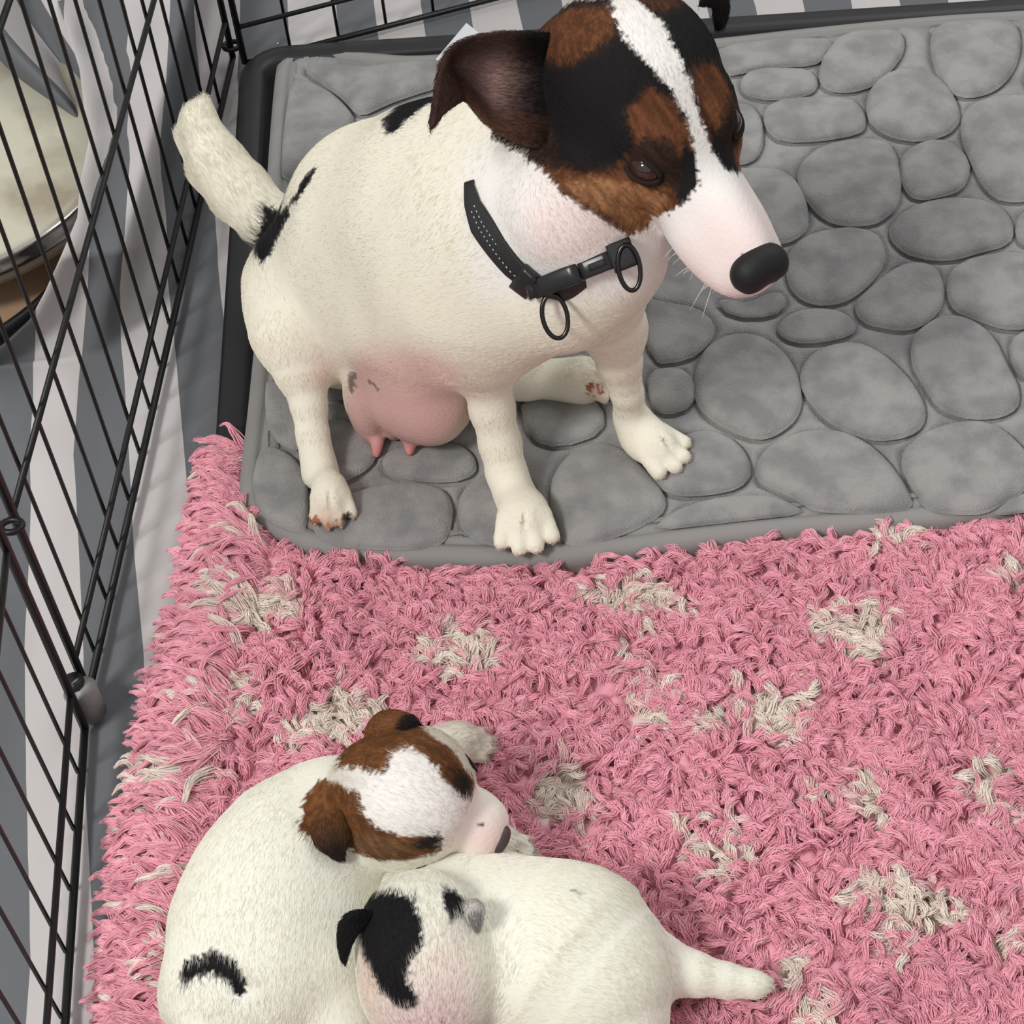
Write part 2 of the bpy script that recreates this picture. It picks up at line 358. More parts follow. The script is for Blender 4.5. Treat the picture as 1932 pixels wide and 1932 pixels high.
# ---- round marble-topped stool lying beyond the cage
p1, p2, p3 = [P(*q, .055)[:2] for q in ((0, 488), (62, 463), (142, 408))]
A_ = np.array([p2 - p1, p3 - p2]) * 2; b_ = np.array([p2 @ p2 - p1 @ p1, p3 @ p3 - p2 @ p2]); cc_ = np.linalg.solve(A_, b_); rr = np.linalg.norm(cc_ - p1)
rr = .125; dd = p3 - p1; dd /= np.linalg.norm(dd); cc_ = p2 + np.array([-dd[1], dd[0]]) * rr
def lathe(name, prof, c, parent, m, n=72):
    V = []; k = len(prof)
    for i in range(n):
        a = 2 * math.pi * i / n
        for r, z in prof: V.append((c[0] + r * math.cos(a), c[1] + r * math.sin(a), z))
    Fs = [(i * k + j, ((i + 1) % n) * k + j, ((i + 1) % n) * k + j + 1, i * k + j + 1) for i in range(n) for j in range(k - 1)]
    return link(name, pymesh(name, V, Fs), parent, m, True)
st = empty('round_stool', (cc_[0], cc_[1], 0)); tag(st, 'round cream marbled stool top with chrome rim on a light wooden base', 'stool')
def kid(o, root):
    o.matrix_parent_inverse = Matrix.Translation(-Vector(root.location)); return o
kid(lathe('marble_top', [(0, .062), (rr * .5, .0615), (rr * .93, .059), (rr * .975, .056), (rr * .98, .05), (0, .05)], cc_, st, M['stone']), st)
kid(lathe('chrome_rim', [(rr * .98, .058), (rr * 1.0, .0595), (rr * 1.012, .056), (rr * 1.004, .053), (rr * 1.016, .0495), (rr * 1.02, .045), (rr * 1.004, .042), (rr * 1.01, .038), (rr * .98, .036), (rr * .97, .05), (rr * .98, .058)], cc_, st, M['chrome']), st)
q1 = P(0, 640)[:2]; q2 = P(57, 600)[:2]; rb = .15; qn = q2 - q1; qn /= np.linalg.norm(qn); cw = (q1 + q2) / 2 + np.array([-qn[1], qn[0]]) * rb
kid(lathe('wooden_base', [(0, .006), (rb * .985, .006), (rb * .985, 0), (0, 0)], cw, st, M['wood'], 96), st)
kid(lathe('black_edge', [(rb * .985, .008), (rb * 1.01, .008), (rb * 1.025, .003), (rb * 1.02, -.008), (rb * .985, -.008), (rb * .985, .008)], cw, st, M['plast'], 96), st)
# black rubber foot under the folded cloth
q = P(157, 226, .03); e = P(174, 285, .012)
bf = empty('rubber_foot', tuple(P(165, 250)[:2]) + (0,)); tag(bf, 'small black rubber foot poking out beside the folded striped cloth', 'rubber foot')
kid(tube('foot_cap', [q + np.array([-.004, 0, 0]), q + np.array([.006, -.002, -.004]), q + np.array([.011, -.003, -.006])], [.008, .0085, .007], 14, parent=bf, mat=M['plast']), bf)
kid(tube('foot_strut', [q + np.array([.003, 0, -.002]), (q + e) / 2, e], [.006, .0045, .0015], 10, parent=bf, mat=M['plast']), bf)
# ---- black wire pen: three panels
Zr = (.0035, .036, .165, .33, .50, .61)
def cage_panel(a, b, feet, label, side):
    a = np.array([a[0], a[1]]); b = np.array([b[0], b[1]]); u = (b - a) / np.linalg.norm(b - a); nrm = np.array([-u[1], u[0]]) * side
    root = empty('cage_panel', (a[0], a[1], 0)); tag(root, label, 'pen panel', 'wire panels of the puppy pen')
    def pt(s, z, off=0.): q = a + u * s + nrm * off; return (q[0], q[1], z)
    L = np.linalg.norm(b - a)
    for s in (0.006, L - .006): kid(tube('upright', [pt(s, .004), pt(s, .62)], .0026, 8, parent=root, mat=M['wire']), root)
    for z in Zr: kid(tube('rail', [pt(.006, z), pt(L - .006, z)], .0023 if z < .01 else .0019, 8, parent=root, mat=M['wire']), root)
    w0 = None
    for s in feet:
        if w0 is None: w0 = kid(tube('wire', [pt(s, .0005, .0032), pt(s, .612, .0032)], .00125, 6, parent=root, mat=M['wire']), root); s0 = s
        else:
            w = w0.copy(); COL.objects.link(w); w.location = Vector(((u * (s - s0))[0], (u * (s - s0))[1], 0))
    return root, pt
cnr = P(443, 106)[:2]; hng = P(166, 1330)[:2]; Lp = np.linalg.norm(cnr - hng); ft = np.linalg.norm(P(203.6, 1231.5)[:2] - hng)
pan1, _ = cage_panel(hng, cnr, [ft + .0382 * i for i in range(14)], 'black wire pen panel standing behind the tail of the seated dog', 1)
d2 = P(128.6, 1897)[:2] - hng; d2 /= np.linalg.norm(d2); f2 = np.linalg.norm(P(163, 1456)[:2] - hng)
st2 = hng + d2 * .012
pan2, pt2 = cage_panel(st2, hng + d2 * .60, [f2 - .012 + .0365 * i for i in range(15)], 'black wire pen panel nearest the camera, at the lower left with a grey plastic clip', -1)
db = P(950, 3)[:2] - P(775, 48)[:2]; db = np.array([math.cos(.0), math.sin(.0)]); b0 = P(449, 130)[:2]
bk = P(950, 0)[:2] - b0; bk /= np.linalg.norm(bk); bfirst = (P(544, 46, .036)[:2] - b0) @ bk
pan3, _ = cage_panel(b0, b0 + bk * .60, [bfirst + .0378 * i for i in range(14)], 'black wire pen panel along the back behind the black tray', 1)
for z in (.165, .42): # wire loops that hinge the first two panels, and the corner
    for c, own in ((hng, pan1), (cnr, pan1)):
        ang = np.linspace(0, 2 * math.pi, 14, endpoint=False)
        kid(tube('hinge_loop', [(c[0] + .001 + .0055 * math.cos(t), c[1] + .0042 * math.sin(t) - .003, z) for t in ang], .0018, 6, True, own, M['wire']), own)
c0 = hng
V = []
clip = kid(tube('corner_clip', [(c0[0] + .003, c0[1] - .006, .001), (c0[0] + .002, c0[1] - .006, .012), (c0[0] + .001, c0[1] - .005, .0225), (c0[0], c0[1] - .004, .0225)], [.0085, .0092, .0098, .008], 20, parent=pan2, mat=M['clip']), pan2); clip['label'] = 'grey plastic clip'
kid(tube('hinge_pin', [(c0[0] - .001, c0[1] - .004, .020), (c0[0] - .001, c0[1] - .004, .030)], .0062, 12, parent=pan2, mat=M['wire']), pan2)
kid(tube('hinge_loop', [(cnr[0] + .0065 * math.cos(t), cnr[1] - .003 + .005 * math.sin(t), .012) for t in np.linspace(0, 6.28, 12, endpoint=False)], .002, 6, True, pan1, M['wire']), pan1)
# ================================================================== TRAY
def rounded(x0, x1, y0, y1, r, n=8):
    out = []
    for cx, cy, a0 in ((x1 - r, y1 - r, 0), (x0 + r, y1 - r, 90), (x0 + r, y0 + r, 180), (x1 - r, y0 + r, 270)):
        for i in range(n + 1):
            a = math.radians(a0 + 90 * i / n); out.append((cx + r * math.cos(a), cy + r * math.sin(a)))
    return out
TA = P(440, 200, .022)[:2]; TB = P(386, 860, .022)[:2]; ty = TA - TB; ty /= np.linalg.norm(ty); tx = np.array([ty[1], -ty[0]]); TO = TB
RIM = .022
Ltray = (P(800, 50, RIM)[:2] - TO) @ ty; tx_ = P(1600, -4, RIM)[:2] - P(800, 48, RIM)[:2]; tx_ /= np.linalg.norm(tx_)
def tw(x, y, z): q = TO + tx_ * x + ty * y; return (q[0], q[1], z)
prof = [(0, .0), (.0015, RIM - .003), (.004, RIM), (.017, RIM), (.0195, RIM - .003), (.0205, .012), (.027, .009), (.029, .004), (.033, .003)]
V = []; ncol = 36
for off, z in prof:
    for (x, y) in rounded(off, .70 - off, -.010 + off, Ltray - off, max(.036 - off, .006)):
        zz = z if y > .03 else min(z, .006)
        V.append(tw(x, y, zz - .003))
Fs = []
for i in range(len(prof) - 1):
    for k in range(ncol): Fs.append((i * ncol + k, i * ncol + (k + 1) % ncol, (i + 1) * ncol + (k + 1) % ncol, (i + 1) * ncol + k))
Fs.append(tuple((len(prof) - 1) * ncol + k for k in range(ncol)))
tray = link('plastic_tray', pymesh('plastic_tray', V, Fs), None, M['tray'], True); tag(tray, 'black plastic tray with raised rounded rim holding the grey padded mat', 'tray')
tray.data.polygons[len(tray.data.polygons) - 1].use_smooth = False
q = P(524, 82, RIM); tube('rivet', [q, q + np.array([0, 0, .0008])], .0009, 8, parent=tray, mat=M['chrome'])
q = P(470, 183, .012); tube('moulded_socket', [q + np.array([.004 * math.cos(t), .004 * math.sin(t), 0]) for t in np.linspace(0, 6.28, 12, endpoint=False)], .0012, 6, True, tray, M['tray'])
# ================================================================== GREY PADDED MAT
MZ = .017
mo = [(522, 140), (530, 118), (548, 106), (575, 98), (600, 97), (680, 106), (760, 118), (820, 117), (1000, 108), (1200, 96), (1345, 82), (1560, 55), (1760, 38), (1932, 30), (2300, 5), (2330, 30), (2350, 400), (2330, 900), (2300, 930), (2100, 955),
      (1932, 968), (1860, 980), (1700, 996), (1400, 1025), (1200, 1050), (1060, 1066), (980, 1070), (900, 1068), (780, 1064), (700, 1058), (620, 1048), (560, 1032), (510, 1008), (475, 982), (458, 958), (455, 925), (462, 860), (470, 800), (480, 700), (495, 560), (505, 400), (513, 250)]
mo3 = np.array([P(a, b, .012)[:2] for a, b in mo])
def resamp(pts, n, closed=True):
    pts = np.array(pts, float); q = np.vstack([pts, pts[:1]]) if closed else pts; s = np.r_[0, np.cumsum(np.linalg.norm(np.diff(q, axis=0), axis=1))]
    t = np.linspace(0, s[-1], n + (1 if closed else 0))[:n]; return np.column_stack([np.interp(t, s, q[:, i]) for i in range(q.shape[1])])
def chaikin(p, it=2):
    p = np.array(p, float)
    for _ in range(it):
        n = np.roll(p, -1, 0); p = np.stack([p * .75 + n * .25, p * .25 + n * .75], 1).reshape(-1, p.shape[1])
    return p
out = resamp(chaikin(mo3, 2), 220); cen = out.mean(0)
def matz(x, y): return .004 * vnoise(np.atleast_1d(x), np.atleast_1d(y), .13, 21)
V = []; n = len(out); rings = [(0, .002), (-.0015, .008), (-.0005, .0145), (.003, MZ - .0005), (.006, MZ + .0005), (.0095, MZ), (.0105, MZ - .0022), (.012, MZ - .0005), (.02, MZ), (.022, MZ - .002)]
tn = np.roll(out, -1, 0) - np.roll(out, 1, 0); tn /= np.linalg.norm(tn, axis=1)[:, None]; inn = np.column_stack([-tn[:, 1], tn[:, 0]])
if ((cen - out) * inn).sum() < 0: inn = -inn
for off, z in rings:
    for i in range(n): q = out[i] + inn[i] * off; V.append((q[0], q[1], z + (float(matz(*q)[0]) if z > .006 else 0)))
Fs = [(i * n + k, i * n + (k + 1) % n, (i + 1) * n + (k + 1) % n, (i + 1) * n + k) for i in range(len(rings) - 1) for k in range(n)]
matroot = empty('padded_mat', (cen[0], cen[1], 0)); tag(matroot, 'grey padded mat quilted in pebble shapes, lying in the black tray under the seated dog', 'mat')
kid(link('binding', pymesh('binding', V, Fs), matroot, M['bind'], True), matroot)['label'] = 'smooth grey edge binding'
def R(l): return [(1300 + a / 1.932, b / 1.932) for a, b in l]
def Fq(l): return [(440 + a / 2.147, 560 + b / 2.147) for a, b in l]
def T8(l): return [(380 + a / 2.683, b / 2.683) for a, b in l]
PB = [R([(90, 175), (300, 145), (515, 138), (530, 160), (490, 208), (450, 236), (300, 240), (200, 262), (140, 275), (100, 230)]), R([(240, 252), (400, 245), (460, 265), (470, 315), (430, 348), (300, 365), (215, 350), (188, 312), (195, 275)]),
      R([(560, 122), (700, 106), (780, 115), (786, 180), (745, 245), (680, 308), (590, 336), (505, 328), (474, 290), (482, 220), (520, 160)]), R([(900, 92), (1000, 76), (1170, 72), (1210, 120), (1200, 225), (1150, 305), (1080, 345), (1000, 358), (935, 322), (893, 240), (880, 150)]),
      R([(750, 252), (860, 257), (920, 292), (978, 370), (988, 440), (950, 488), (850, 516), (745, 506), (664, 456), (644, 390), (665, 310)]), R([(300, 375), (420, 358), (595, 362), (636, 402), (644, 458), (620, 488), (480, 514), (345, 518), (284, 478), (270, 412)]),
      R([(150, 378), (225, 378), (266, 430), (272, 520), (248, 575), (195, 600), (150, 590)]), R([(402, 600), (480, 533), (640, 504), (738, 522), (766, 600), (774, 690), (748, 775), (670, 826), (545, 826), (482, 795), (432, 738), (396, 668)]),
      R([(775, 562), (860, 514), (948, 514), (1006, 560), (1028, 620), (996, 695), (920, 720), (832, 735), (785, 698), (768, 622)]), R([(1004, 402), (1080, 356), (1260, 345), (1340, 420), (1350, 600), (1300, 720), (1155, 745), (1085, 700), (1040, 620), (1006, 540), (990, 470)]),
      R([(150, 620), (300, 612), (376, 642), (426, 720), (436, 820), (415, 858), (350, 890), (250, 885), (170, 780)]), R([(724, 842), (782, 774), (900, 735), (1050, 730), (1156, 772), (1184, 840), (1164, 898), (1060, 925), (950, 958), (824, 946), (754, 906)]),
      R([(1194, 790), (1260, 765), (1380, 770), (1400, 850), (1330, 915), (1230, 905), (1188, 870)]), R([(375, 902), (452, 854), (580, 838), (678, 853), (710, 900), (714, 968), (648, 1054), (558, 1110), (450, 1115), (375, 1068), (350, 980)]),
      R([(722, 1004), (802, 963), (896, 974), (928, 1040), (924, 1118), (876, 1174), (800, 1208), (702, 1196), (628, 1176), (598, 1112), (654, 1064)]), R([(946, 994), (1040, 944), (1230, 924), (1330, 1000), (1330, 1150), (1240, 1200), (1150, 1204), (1062, 1174), (966, 1136), (940, 1080)]),
      R([(325, 1180), (382, 1138), (480, 1128), (568, 1142), (614, 1190), (586, 1226), (480, 1250), (382, 1250), (326, 1218)]), R([(814, 1232), (872, 1176), (960, 1149), (1058, 1184), (1124, 1250), (1156, 1330), (1208, 1420), (1194, 1496), (1100, 1525), (982, 1516), (904, 1476), (854, 1398), (810, 1320)]),
      R([(1164, 1245), (1240, 1200), (1380, 1230), (1390, 1340), (1300, 1400), (1226, 1380), (1180, 1335)]), R([(414, 1340), (454, 1284), (560, 1250), (648, 1260), (736, 1314), (814, 1392), (864, 1480), (854, 1546), (798, 1586), (700, 1604), (604, 1586), (504, 1536), (434, 1456), (404, 1400)]),
      R([(44, 1294), (102, 1236), (200, 1214), (298, 1244), (376, 1322), (405, 1400), (410, 1490), (366, 1556), (280, 1605), (200, 1596), (84, 1536), (26, 1478), (18, 1380)]), R([(246, 1700), (294, 1624), (402, 1578), (520, 1566), (638, 1604), (728, 1682), (786, 1762), (824, 1848), (700, 1868), (450, 1868), (400, 1826), (312, 1786), (246, 1756)]),
      R([(775, 1644), (854, 1574), (980, 1534), (1100, 1539), (1180, 1592), (1240, 1660), (1240, 1780), (1160, 1816), (1090, 1864), (980, 1868), (862, 1854), (834, 1796), (784, 1718)]), [(1228, 1004), (1264, 971), (1326, 947), (1445, 935), (1496, 952), (1522, 970), (1400, 985)],
      [(1219, 880), (1272, 832), (1340, 811), (1398, 841), (1420, 889), (1398, 923), (1340, 936), (1272, 938), (1219, 905)], [(1215, 562), (1260, 572), (1320, 582), (1352, 615), (1338, 650), (1298, 680), (1225, 688)],
      [(1870, 970), (1900, 945), (1960, 915), (2050, 925), (2060, 955), (1950, 962)], [(1928, 130), (1990, 110), (2060, 150), (2040, 210), (1960, 210)], [(1345, 562), (1400, 577), (1468, 548), (1488, 570), (1458, 598), (1382, 598)],
      [(1218, 702), (1280, 692), (1313, 720), (1308, 768), (1258, 786), (1228, 768)], [(1045, 892), (1092, 842), (1160, 840), (1208, 878), (1248, 925), (1258, 958), (1232, 985), (1160, 1016), (1070, 1034), (1052, 1000), (1038, 945)],
      [(864, 950), (880, 917), (930, 892), (988, 900), (1030, 960), (1044, 1026), (960, 1036), (890, 1020), (867, 990)], Fq([(84, 830), (80, 700), (122, 594), (238, 638), (296, 720), (306, 850), (290, 960), (190, 930), (110, 880)]),
      Fq([(324, 960), (334, 860), (520, 784), (700, 756), (838, 773), (888, 833), (880, 940), (840, 1018), (600, 1028), (420, 1010)]), Fq([(134, 320), (128, 450), (152, 566), (238, 622), (300, 600), (320, 480), (240, 380)]),
      Fq([(604, 640), (700, 604), (900, 594), (976, 640), (986, 720), (880, 756), (700, 742), (608, 700)]), Fq([(345, 500), (480, 500), (590, 600), (560, 690), (420, 760), (330, 690)]), Fq([(1154, 400), (1380, 400), (1500, 440), (1500, 556), (1320, 615), (1200, 580)]),
      T8([(452, 405), (520, 402), (640, 452), (736, 540), (782, 618), (700, 745), (600, 855), (526, 925), (422, 915), (405, 880), (414, 650)]), T8([(500, 335), (640, 334), (820, 354), (1000, 334), (1200, 324), (1300, 420), (1000, 506), (880, 555), (800, 594), (724, 500), (606, 410)]),
      T8([(410, 940), (500, 960), (620, 1000), (560, 1160), (400, 1100)]), T8([(830, 620), (960, 560), (1180, 500), (1350, 560), (1300, 760), (1050, 850), (860, 800), (740, 760)]), [(560, 420), (640, 370), (720, 400), (740, 500), (660, 560), (560, 540)],
      [(760, 340), (860, 320), (960, 360), (960, 450), (860, 500), (770, 440)], [(900, 130), (1040, 120), (1100, 170), (1080, 250), (980, 270), (900, 220)], [(1130, 115), (1290, 100), (1330, 160), (1300, 230), (1180, 240), (1120, 180)],
      [(1000, 290), (1120, 270), (1180, 330), (1140, 420), (1030, 430), (985, 360)], [(1200, 260), (1320, 250), (1370, 310), (1340, 400), (1230, 400), (1190, 330)], [(780, 520), (900, 480), (980, 540), (960, 640), (840, 680), (770, 600)],
      [(1020, 460), (1150, 450), (1200, 510), (1170, 580), (1060, 600), (1000, 540)], [(1000, 620), (1120, 600), (1200, 640), (1190, 690), (1080, 720), (1010, 690)], [(540, 580), (640, 580), (720, 650), (700, 740), (600, 760), (520, 690)],
      [(2080, 180), (2180, 140), (2260, 240), (2220, 340), (2100, 320)], [(2060, 520), (2200, 480), (2290, 560), (2260, 680), (2120, 700), (2050, 620)], [(2080, 780), (2200, 750), (2290, 820), (2240, 900), (2120, 900)], [(2030, 400), (2120, 350), (2230, 400), (2180, 460), (2060, 470)]]
pm = M['mat']; GP = []
for poly in PB:
    g = np.array([P(a, b, MZ + .003)[:2] for a, b in poly]); g = resamp(chaikin(g, 1), 40); c = g.mean(0); c = c; g = c + (g - c) * 1.012; GP.append(resamp(g, 90)); V = []; nn = len(g)
    sz = np.sqrt(abs(np.sum(g[:, 0] * np.roll(g[:, 1], -1) - g[:, 1] * np.roll(g[:, 0], -1))) / 2); hgt = min(.0062, sz * .105)
    for f, hh in ((1.005, -.004), (1.0, .0), (.975, .36), (.93, .62), (.85, .82), (.70, .94), (.5, 1.0), (.25, 1.03)):
        for q in g:
            w = c + (q - c) * f; V.append((w[0], w[1], MZ + .0004 + float(matz(*w)[0]) + hgt * hh + (.0008 * (float(vnoise(w[:1], w[1:], .012, 31)[0]) - .5) if hh > .5 else 0)))
    V.append((c[0], c[1], MZ + hgt * 1.03 + float(matz(*c)[0]))); k = 8
    Fs = [(i * nn + j, i * nn + (j + 1) % nn, (i + 1) * nn + (j + 1) % nn, (i + 1) * nn + j) for i in range(k - 1) for j in range(nn)] + [((k - 1) * nn + j, (k - 1) * nn + (j + 1) % nn, k * nn) for j in range(nn)]
    kid(link('quilted_pebble', pymesh('quilted_pebble', V, Fs), matroot, pm, True), matroot)
def ground_cloth():
    gx, gy, gq = grid(mo3[:, 0].min(), mo3[:, 0].max(), 400, mo3[:, 1].min(), mo3[:, 1].max(), 330)
    ring_in = out + inn * .0165; ins = inpoly(np.column_stack([gx, gy]), ring_in); gq = gq[ins[gq].any(1)]
    kd = KDTree(sum(len(g) for g in GP)); n = 0
    for g in GP:
        for q in g: kd.insert((q[0], q[1], 0), n); n += 1
    kd.balance(); d = np.array([kd.find((a, b, 0))[2] if i else 1 for a, b, i in zip(gx, gy, ins)])
    z = MZ - .0002 + matz(gx, gy) - .0034 * np.exp(-(d / .0026) ** 2) + .0016 * np.clip(d / .012, 0, 1)
    kid(link('ground_cloth', fastmesh('ground_cloth', np.column_stack([gx, gy, z]), gq), matroot, M['mat'], True), matroot)
ground_cloth()
# white card leaning behind the dog's ear
A = [P(822, 112, .03), P(880, 43, .042), P(930, 84, .038), P(900, 150, .03)]
me = pymesh('white_card', A + [a + np.array([.0, .0006, -.0012]) for a in A], [(0, 1, 2, 3), (7, 6, 5, 4), (0, 4, 5, 1), (1, 5, 6, 2), (2, 6, 7, 3), (3, 7, 4, 0)])
tag(link('white_card', me, None, M['card']), 'white paper card corner behind the seated dog, against the black tray', 'card')
# ================================================================== PINK FLEECE BLANKET
le = np.array([P(*q)[:2] for q in [(415, 862), (405, 900), (392, 960), (374, 1050), (358, 1150), (326, 1240), (300, 1330), (285, 1420), (262, 1520), (245, 1620), (228, 1720), (222, 1820), (215, 1932), (205, 2050), (200, 2200)]])
le = le[np.argsort(le[:, 1])]; le[:, 0] += .006
def left_x(y): return np.interp(y, le[:, 1], le[:, 0])
RT = P(400, 862)[1]
mat_in = out + inn * .012
RP = [(-1, -1)]
prints = [((515, 1140), 45, 32), ((1195, 1135), 42, 26), ((1140, 1100), 22, 18), ((1180, 1090), 20, 18), ((1245, 1100), 24, 16), ((1275, 1125), 20, 22), ((885, 1240), 36, 26), ((830, 1200), 20, 20), ((880, 1180), 16, 16), ((815, 1245), 16, 18), ((1230, 1292), 34, 22), ((1165, 1250), 24, 20), ((1215, 1355), 20, 20),
          ((640, 1345), 50, 34), ((560, 1395), 26, 22), ((710, 1340), 26, 18), ((625, 1310), 16, 22), ((1432, 1318), 40, 34), ((1500, 1305), 26, 18), ((1360, 1352), 28, 20), ((1470, 1362), 26, 28), ((1420, 1375), 18, 18), ((1590, 1178), 44, 24), ((1668, 1216), 30, 26), ((1655, 1148), 26, 22), ((1600, 1215), 24, 18),
          ((1050, 1472), 44, 26), ((1110, 1505), 32, 26), ((1025, 1520), 24, 20), ((1380, 1600), 26, 34), ((1310, 1570), 22, 26), ((1300, 1620), 20, 20), ((1560, 1505), 34, 22), ((1650, 1492), 26, 34), ((1850, 1462), 34, 22), ((1900, 1440), 22, 16), ((1900, 1515), 34, 22), ((1712, 1706), 56, 44), ((1640, 1680), 20, 30), ((1790, 1700), 22, 24), ((1700, 1780), 26, 18),
          ((1495, 1850), 26, 30), ((1560, 1885), 30, 22), ((1540, 1925), 30, 18), ((372, 1465), 32, 30), ((465, 1315), 26, 40), ((400, 1812), 60, 16), ((300, 1440), 36, 14), ((300, 1475), 20, 16), ((1700, 1020), 40, 10), ((1915, 1080), 26, 18), ((455, 1130), 16, 40), ((1380, 1655), 20, 18), ((1905, 1780), 30, 20)]
PG = []
for (a, b), w, h in prints:
    g = P(a, b, .02)[:2]; ux = P(a + w, b, .02)[:2] - g; uy = P(a, b - h, .02)[:2] - g; PG.append((g, np.linalg.norm(ux), np.linalg.norm(uy)))
PG = [(g, a, b) for g, a, b in PG]
_kd = KDTree(len(out))
for i, q in enumerate(out): _kd.insert((q[0], q[1], 0), i)
_kd.balance()
def pile_h(x, y):
    e = np.clip((x - left_x(y)) / .02, 0, 1); return .017 * (.35 + .65 * e) + .004 * (vnoise(x, y, .05, 41) - .5)
X, Y, Q = grid(-.30, .37, 335, .30, RT, 260)
lx = left_x(Y); X = np.maximum(X, lx - .001)
dm = np.array([_kd.find((a, b, 0))[2] for a, b in zip(X, Y)]); im = inpoly(np.column_stack([X, Y]), out); sd = np.where(im, dm, -dm)   # + under the mat
def rug_base(x, y, sd):
    z = pile_h(x, y) * np.clip(.30 + (-sd) / .012, .12, 1); return z
wx = X + .006 * (vnoise(X, Y, .014, 51) - .5); wy = Y + .006 * (vnoise(X, Y, .014, 52) - .5)
rid = np.abs(vnoise(wx, wy, .0085, 53) - .5) * 2; rid2 = np.abs(vnoise(wy, wx, .013, 54) - .5) * 2
Zr_ = rug_base(X, Y, sd) - .0075 + .0050 * np.clip(np.minimum(rid, rid2) * 2.2, 0, 1)
Zr_ = np.where(sd > .03, .0005, np.maximum(Zr_, .0012)); keepq = (sd[Q] < .035).all(1)
BASE_PINK = np.array(srgb(234, 163, 178)) ; PALE = np.array(srgb(236, 222, 210))
def rug_col(x, y):
    w = np.zeros(len(x)); jx = x + .004 * (vnoise(x, y, .006, 61) - .5); jy = y + .004 * (vnoise(x, y, .006, 62) - .5)
    for g, a, b in PG:
        q = ((jx - g[0]) / a) ** 2 + ((jy - g[1]) / b) ** 2; w = np.maximum(w, np.clip(1.9 - 1.05 * q, 0, 1))
    tone = (.92 + .16 * vnoise(x, y, .05, 63))[:, None]
    return BASE_PINK * tone * (1 - w[:, None]) + PALE * w[:, None] * .97, w
me = fastmesh('fleece_blanket', np.column_stack([X, Y, Zr_]), Q[keepq]); cb, _ = rug_col(X, Y); arr(me, 'col', np.column_stack([cb * .9, np.ones(len(X))]))
rug = link('fleece_blanket', me, None, M['pile'], True); tag(rug, 'shaggy pink fleece blanket with off-white paw print pattern under the two puppies', 'blanket')
def locks(n, fringe):
    if not fringe:
        x = rng.uniform(-.27, .368, n * 2); y = rng.uniform(.30, RT, n * 2); k = x > left_x(y) + .004
    else:
        y = rng.uniform(.30, RT - .001, n); x = left_x(y) + rng.uniform(-.001, .040, n); k = np.ones(n, bool)
    x, y = x[k], y[k]; d = np.array([_kd.find((a, b, 0))[2] for a, b in zip(x, y)]); s = np.where(inpoly(np.column_stack([x, y]), out), d, -d); k = s < -.001; x, y, s = x[k], y[k], s[k]
    pr = proj(np.column_stack([x, y, np.full(len(x), .015)])); k = (pr[:, 0] > -60); x, y, s = x[k], y[k], s[k]; m = len(x)
    e = np.clip((x - left_x(y)) / .03, 0, 1) if not fringe else np.clip((x - left_x(y)) / .05, 0, .6)
    th = vnoise(x, y, .022, 71) * 4 * math.pi + rng.normal(0, .7, m); dx, dy = np.cos(th), np.sin(th)
    fx = -1.0 + rng.normal(0, .12, m); fy = .30 + rng.normal(0, .30, m); w = (1 - e) ** .6 if fringe else (1 - e) ** 1.5
    dx = dx * (1 - w) + fx * w; dy = dy * (1 - w) + fy * w; q = np.hypot(dx, dy); dx, dy = dx / q, dy / q
    L = rng.uniform(.011, .024, m) + .35 * np.maximum(x - left_x(y), 0) if fringe else rng.uniform(.009, .016, m) * (1 + 1.0 * w)
    hb = np.maximum(rug_base(x, y, s), .006); ns = 34 if fringe else 24; K = 8; S = np.linspace(0, 1, K)
    A = rng.uniform(.001, .0028, m); ph = rng.uniform(0, 6.28, m); fq = rng.uniform(.7, 1.3, m)
    ctr = np.zeros((m, K, 3)); lat = A[:, None] * np.sin(ph[:, None] + S[None] * fq[:, None] * 6.28) * (S[None] ** .5) * (1.2 if fringe else 1)
    run = S[None] ** 1.25 * L[:, None]; ctr[..., 0] = x[:, None] + dx[:, None] * run - dy[:, None] * lat; ctr[..., 1] = y[:, None] + dy[:, None] * run + dx[:, None] * lat
    if fringe: ctr[..., 2] = hb[:, None] * .6 + (.010 + .010 * rng.random(m))[:, None] * np.sin(S[None] * 2.3) * (.4 + e[:, None]) - S[None] ** 2 * (hb * .45)[:, None] + .002 * np.sin(S * 8 + 1)[None]
    else: ctr[..., 2] = hb[:, None] - .0085 + (rng.uniform(.0055, .0115, m) * (.65 + .7 * vnoise(x, y, .016, 77)))[:, None] * np.sin(np.minimum(S * 2.25, 3.0))[None]
    ctr[..., 2] = np.maximum(ctr[..., 2], .0015)
    # stay in front of the mat binding
    off = rng.normal(0, 1, (m, ns, 3)); off /= np.linalg.norm(off, axis=2)[..., None]; off *= rng.random((m, ns, 1)) ** .5; off[..., 2] *= .55
    R_ = (.0056 if fringe else .0036) * (1 - (.86 if fringe else .45) * S); pts = ctr[:, None] + off[:, :, None] * R_[None, None, :, None]
    pts += .00035 * np.sin(rng.uniform(0, 6.28, (m, ns, 1, 3)) + S[None, None, :, None] * rng.uniform(6, 14, (m, ns, 1, 1)))
    pts[..., 2] = np.maximum(pts[..., 2], .0008); pts = pts.reshape(-1, K, 3)
    c, wv = rug_col(x, y); lc = c * rng.uniform(.9, 1.12, m)[:, None]
    if fringe: tip = (rng.random(m) < .05)[:, None]; lc = np.where(tip, PALE * .95, lc)
    cc = np.repeat(lc, ns, 0) * rng.uniform(.85, 1.15, (m * ns, 1)); pale = rng.random(m * ns) < (.06 if fringe else .05); cc[pale] = cc[pale] * .5 + PALE * .5
